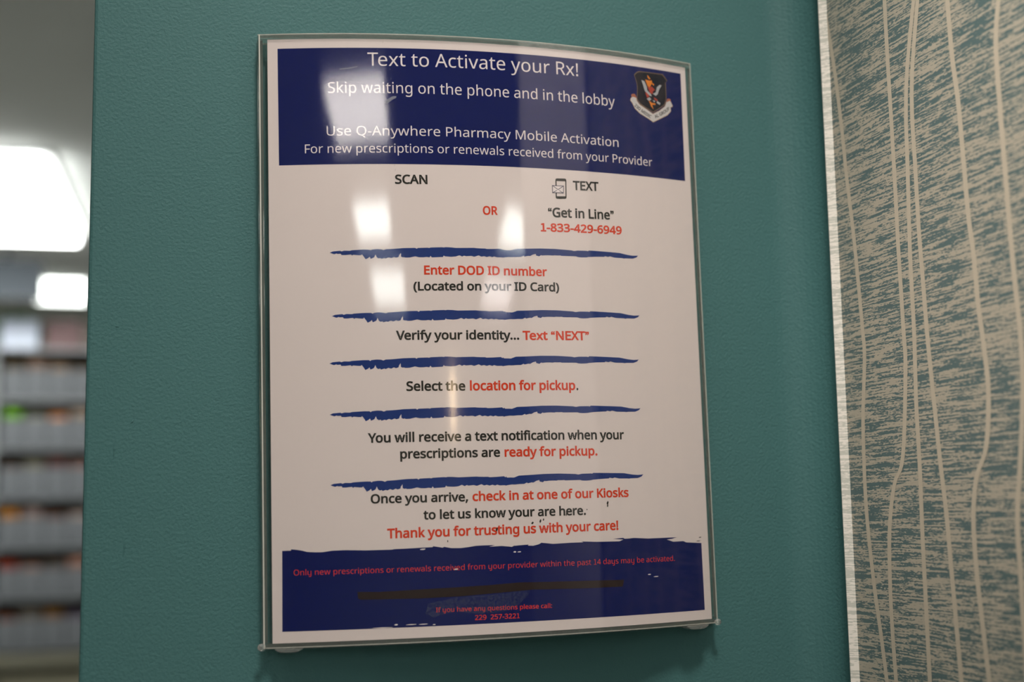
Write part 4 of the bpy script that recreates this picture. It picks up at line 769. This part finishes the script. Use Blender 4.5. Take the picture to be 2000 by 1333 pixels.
def make_bin(x, z):
    t = bpy.data.objects.new('storage_bin', None); COL.objects.link(t); t.location = (x, BY, z)
    w, d, hf, hb = .044, .24, .118, .125
    bm = bmesh.new()
    y0 = BY - .004
    prof = [(y0, z + .0), (y0 - .004, z + hf), (y0 - .002, z + hf + .003), (y0 + .003, z + hf), (y0 + .004, z + .004)]
    for xx in ((x - w, x + w),):
        A = [bm.verts.new((xx[0], y, q)) for y, q in prof]; B = [bm.verts.new((xx[1], y, q)) for y, q in prof]
        n = len(prof)
        for i in range(n): bm.faces.new((A[i], A[(i + 1) % n], B[(i + 1) % n], B[i]))
        bm.faces.new(A[::-1]); bm.faces.new(B)
    bmesh.ops.recalc_face_normals(bm, faces=bm.faces)
    bm_obj('bin_front', bm, M_GREYBIN, t)
    bm = bmesh.new()
    add_box(bm, x - w, x - w + .003, y0 + .004, y0 + d, z, z + hb - .01); add_box(bm, x + w - .003, x + w, y0 + .004, y0 + d, z, z + hb - .01)
    add_box(bm, x - w, x + w, y0 + d, y0 + d + .003, z, z + hb - .01); add_box(bm, x - w, x + w, y0 + .004, y0 + d, z, z + .003)
    bm_obj('bin_body', bm, M_GREYBIN, t)
    return t


ROWN = ['top', 'second', 'third', 'fourth', 'fifth', 'bottom']
COLN2 = ['leftmost', 'second from left', 'middle', 'second from right', 'rightmost']
PACK = [[(75, 60, 32), (120, 95, 78), (125, 100, 75), (95, 78, 50), (80, 60, 50)],
        [(95, 150, 15), (118, 115, 98), (175, 115, 70), (140, 122, 105), (90, 80, 90)],
        [(80, 60, 45), (108, 102, 84), (85, 52, 45), (115, 85, 75), (90, 70, 60)],
        [(160, 105, 35), (128, 108, 100), (88, 52, 28), (140, 122, 112), (110, 90, 70)],
        [(120, 40, 15), (130, 95, 78), (75, 62, 50), (150, 110, 92), (95, 55, 50)],
        [(100, 55, 28), (100, 92, 80), (112, 80, 42), (85, 72, 85), (70, 60, 70)]]
proto = None
for r in range(6):
    for c in range(5):
        x = -.598 + .093 * c; z = ZS[r] + .0012
        if proto is None:
            t = proto = make_bin(x, z)
        else:
            t = proto.copy(); COL.objects.link(t); t.location = (x, BY, z)
            for ch in proto.children:
                q = ch.copy(); COL.objects.link(q); q.parent = t
        tag(t, 'pale grey storage bin, %s in the %s row of the back room shelves' % (COLN2[c], ROWN[r]), 'bin', 'storage bins on the back room shelves')
        # the pack standing in it
        hh = .150 + .012 * math.sin(r * 2.3 + c * 1.7)
        bx = empty('medicine_pack', (x, BY + .05, z + .0035), '', 'box', 'packs standing in the storage bins')
        colr = PACK[r][c]
        nm = 'green' if colr[1] > colr[0] + 30 else ('reddish brown' if colr[0] > 1.7 * colr[1] else ('brown' if colr[0] > 1.25 * colr[1] else 'grey brown'))
        bx['label'] = 'blurred %s pack standing in the %s bin of the %s row' % (nm, COLN2[c], ROWN[r])
        bm = bmesh.new(); add_box(bm, x - .038, x + .036, BY + .03, BY + .12, z + .0035, z + hh, .0015)
        bm_obj('carton', bm, plain('pack_print', lin([v * .8 for v in colr]), .6, .2, .25, 25), bx)
        bm = bmesh.new(); add_box(bm, x - .032, x + .030, BY + .0295, BY + .030, z + hh - .022, z + hh - .008)
        bm_obj('pack_label', bm, plain('pack_label_print', lin([min(255, int(v * 1.2)) for v in colr]), .6, .2), bx)

# things along the top of the shelves
def top_box(name, x0, x1, d, h, rgb, label):
    t = empty(name, ((x0 + x1) / 2, BY + .05, .677), label, 'box')
    bm = bmesh.new(); add_box(bm, x0, x1, BY + .01, BY + d, .677, .677 + h, .003); bm_obj('carton', bm, plain('carton_print', lin(rgb), .6, .2, .08, 20), t)
    bm = bmesh.new(); add_box(bm, x0 + .004, x1 - .004, BY + .0092, BY + .01, .677 + h * .70, .677 + h * .78); bm_obj('tape_band', bm, plain('tape_print', lin([max(0, v - 14) for v in rgb]), .5, .3), t)
top_box('carton_box', -.655, -.505, .15, .125, (225, 232, 250), 'pale blue-white carton on top of the back room shelves')
top_box('carton_box', -.475, -.33, .2, .120, (128, 102, 102), 'mauve carton on top of the shelves, right of the pale one')
top_box('carton_box', -.325, -.20, .15, .105, (115, 105, 98), 'grey carton on top of the shelves nearest the teal wall')
def plant(x, y, z, n, s, label):
    t = empty('potted_plant', (x, y, z), label, 'plant')
    bm = bmesh.new(); add_tube(bm, [(x, y, z), (x, y, z + .004), (x, y, z + .05), (x, y, z + .055)], [.024, .026, .034, .034], 14); bm_obj('pot', bm, plain('brown_pot', (.16, .08, .05), .6, .3), t)
    bm = bmesh.new()
    for k in range(n):
        a = random.uniform(0, 6.28); l = s * random.uniform(.6, 1.0); e = random.uniform(.2, 1.2)
        d = Vector((math.cos(a) * math.cos(e), math.sin(a) * math.cos(e) * .28, math.sin(e))); sd = Vector((-math.sin(a), math.cos(a), 0)) * l * .13
        p0 = Vector((x, y, z + .05)); p1 = p0 + d * l * .5; p2 = p0 + d * l + Vector((0, 0, -.25 * l))
        V = [bm.verts.new(q) for q in (p0, p1 + sd, p2, p1 - sd)]
        bm.faces.new(V)
    bm_obj('foliage', bm, plain('leaf_green', (.03, .20, .035), .5, .3, .3, 40), t)
plant(-.635, BY + .255, .677, 110, .25, 'leafy green plant at the left end of the shelf top')
plant(-.24, BY + .255, .677, 90, .17, 'small green plant on the shelf top beside the teal wall edge')

# dark hanging display in front of the far light
mon = empty('hanging_monitor', (-.62, 5.25, CEIL), 'dark monitor hanging from the back room ceiling above the shelves', 'monitor')
bm = bmesh.new(); add_tube(bm, [(-.62, 5.25, CEIL), (-.62, 5.25, 1.0)], .012, 10); bm_obj('pole', bm, M_DARK, mon)
bm = bmesh.new(); add_box(bm, -.76, -.475, 5.235, 5.265, .845, 1.01, .004); bm_obj('casing', bm, M_DARK, mon)
bm = bmesh.new(); add_box(bm, -.75, -.485, 5.233, 5.235, .857, 1.0); bm_obj('screen', bm, plain('grey_blue_screen', (.040, .050, .060), .6, .3), mon)
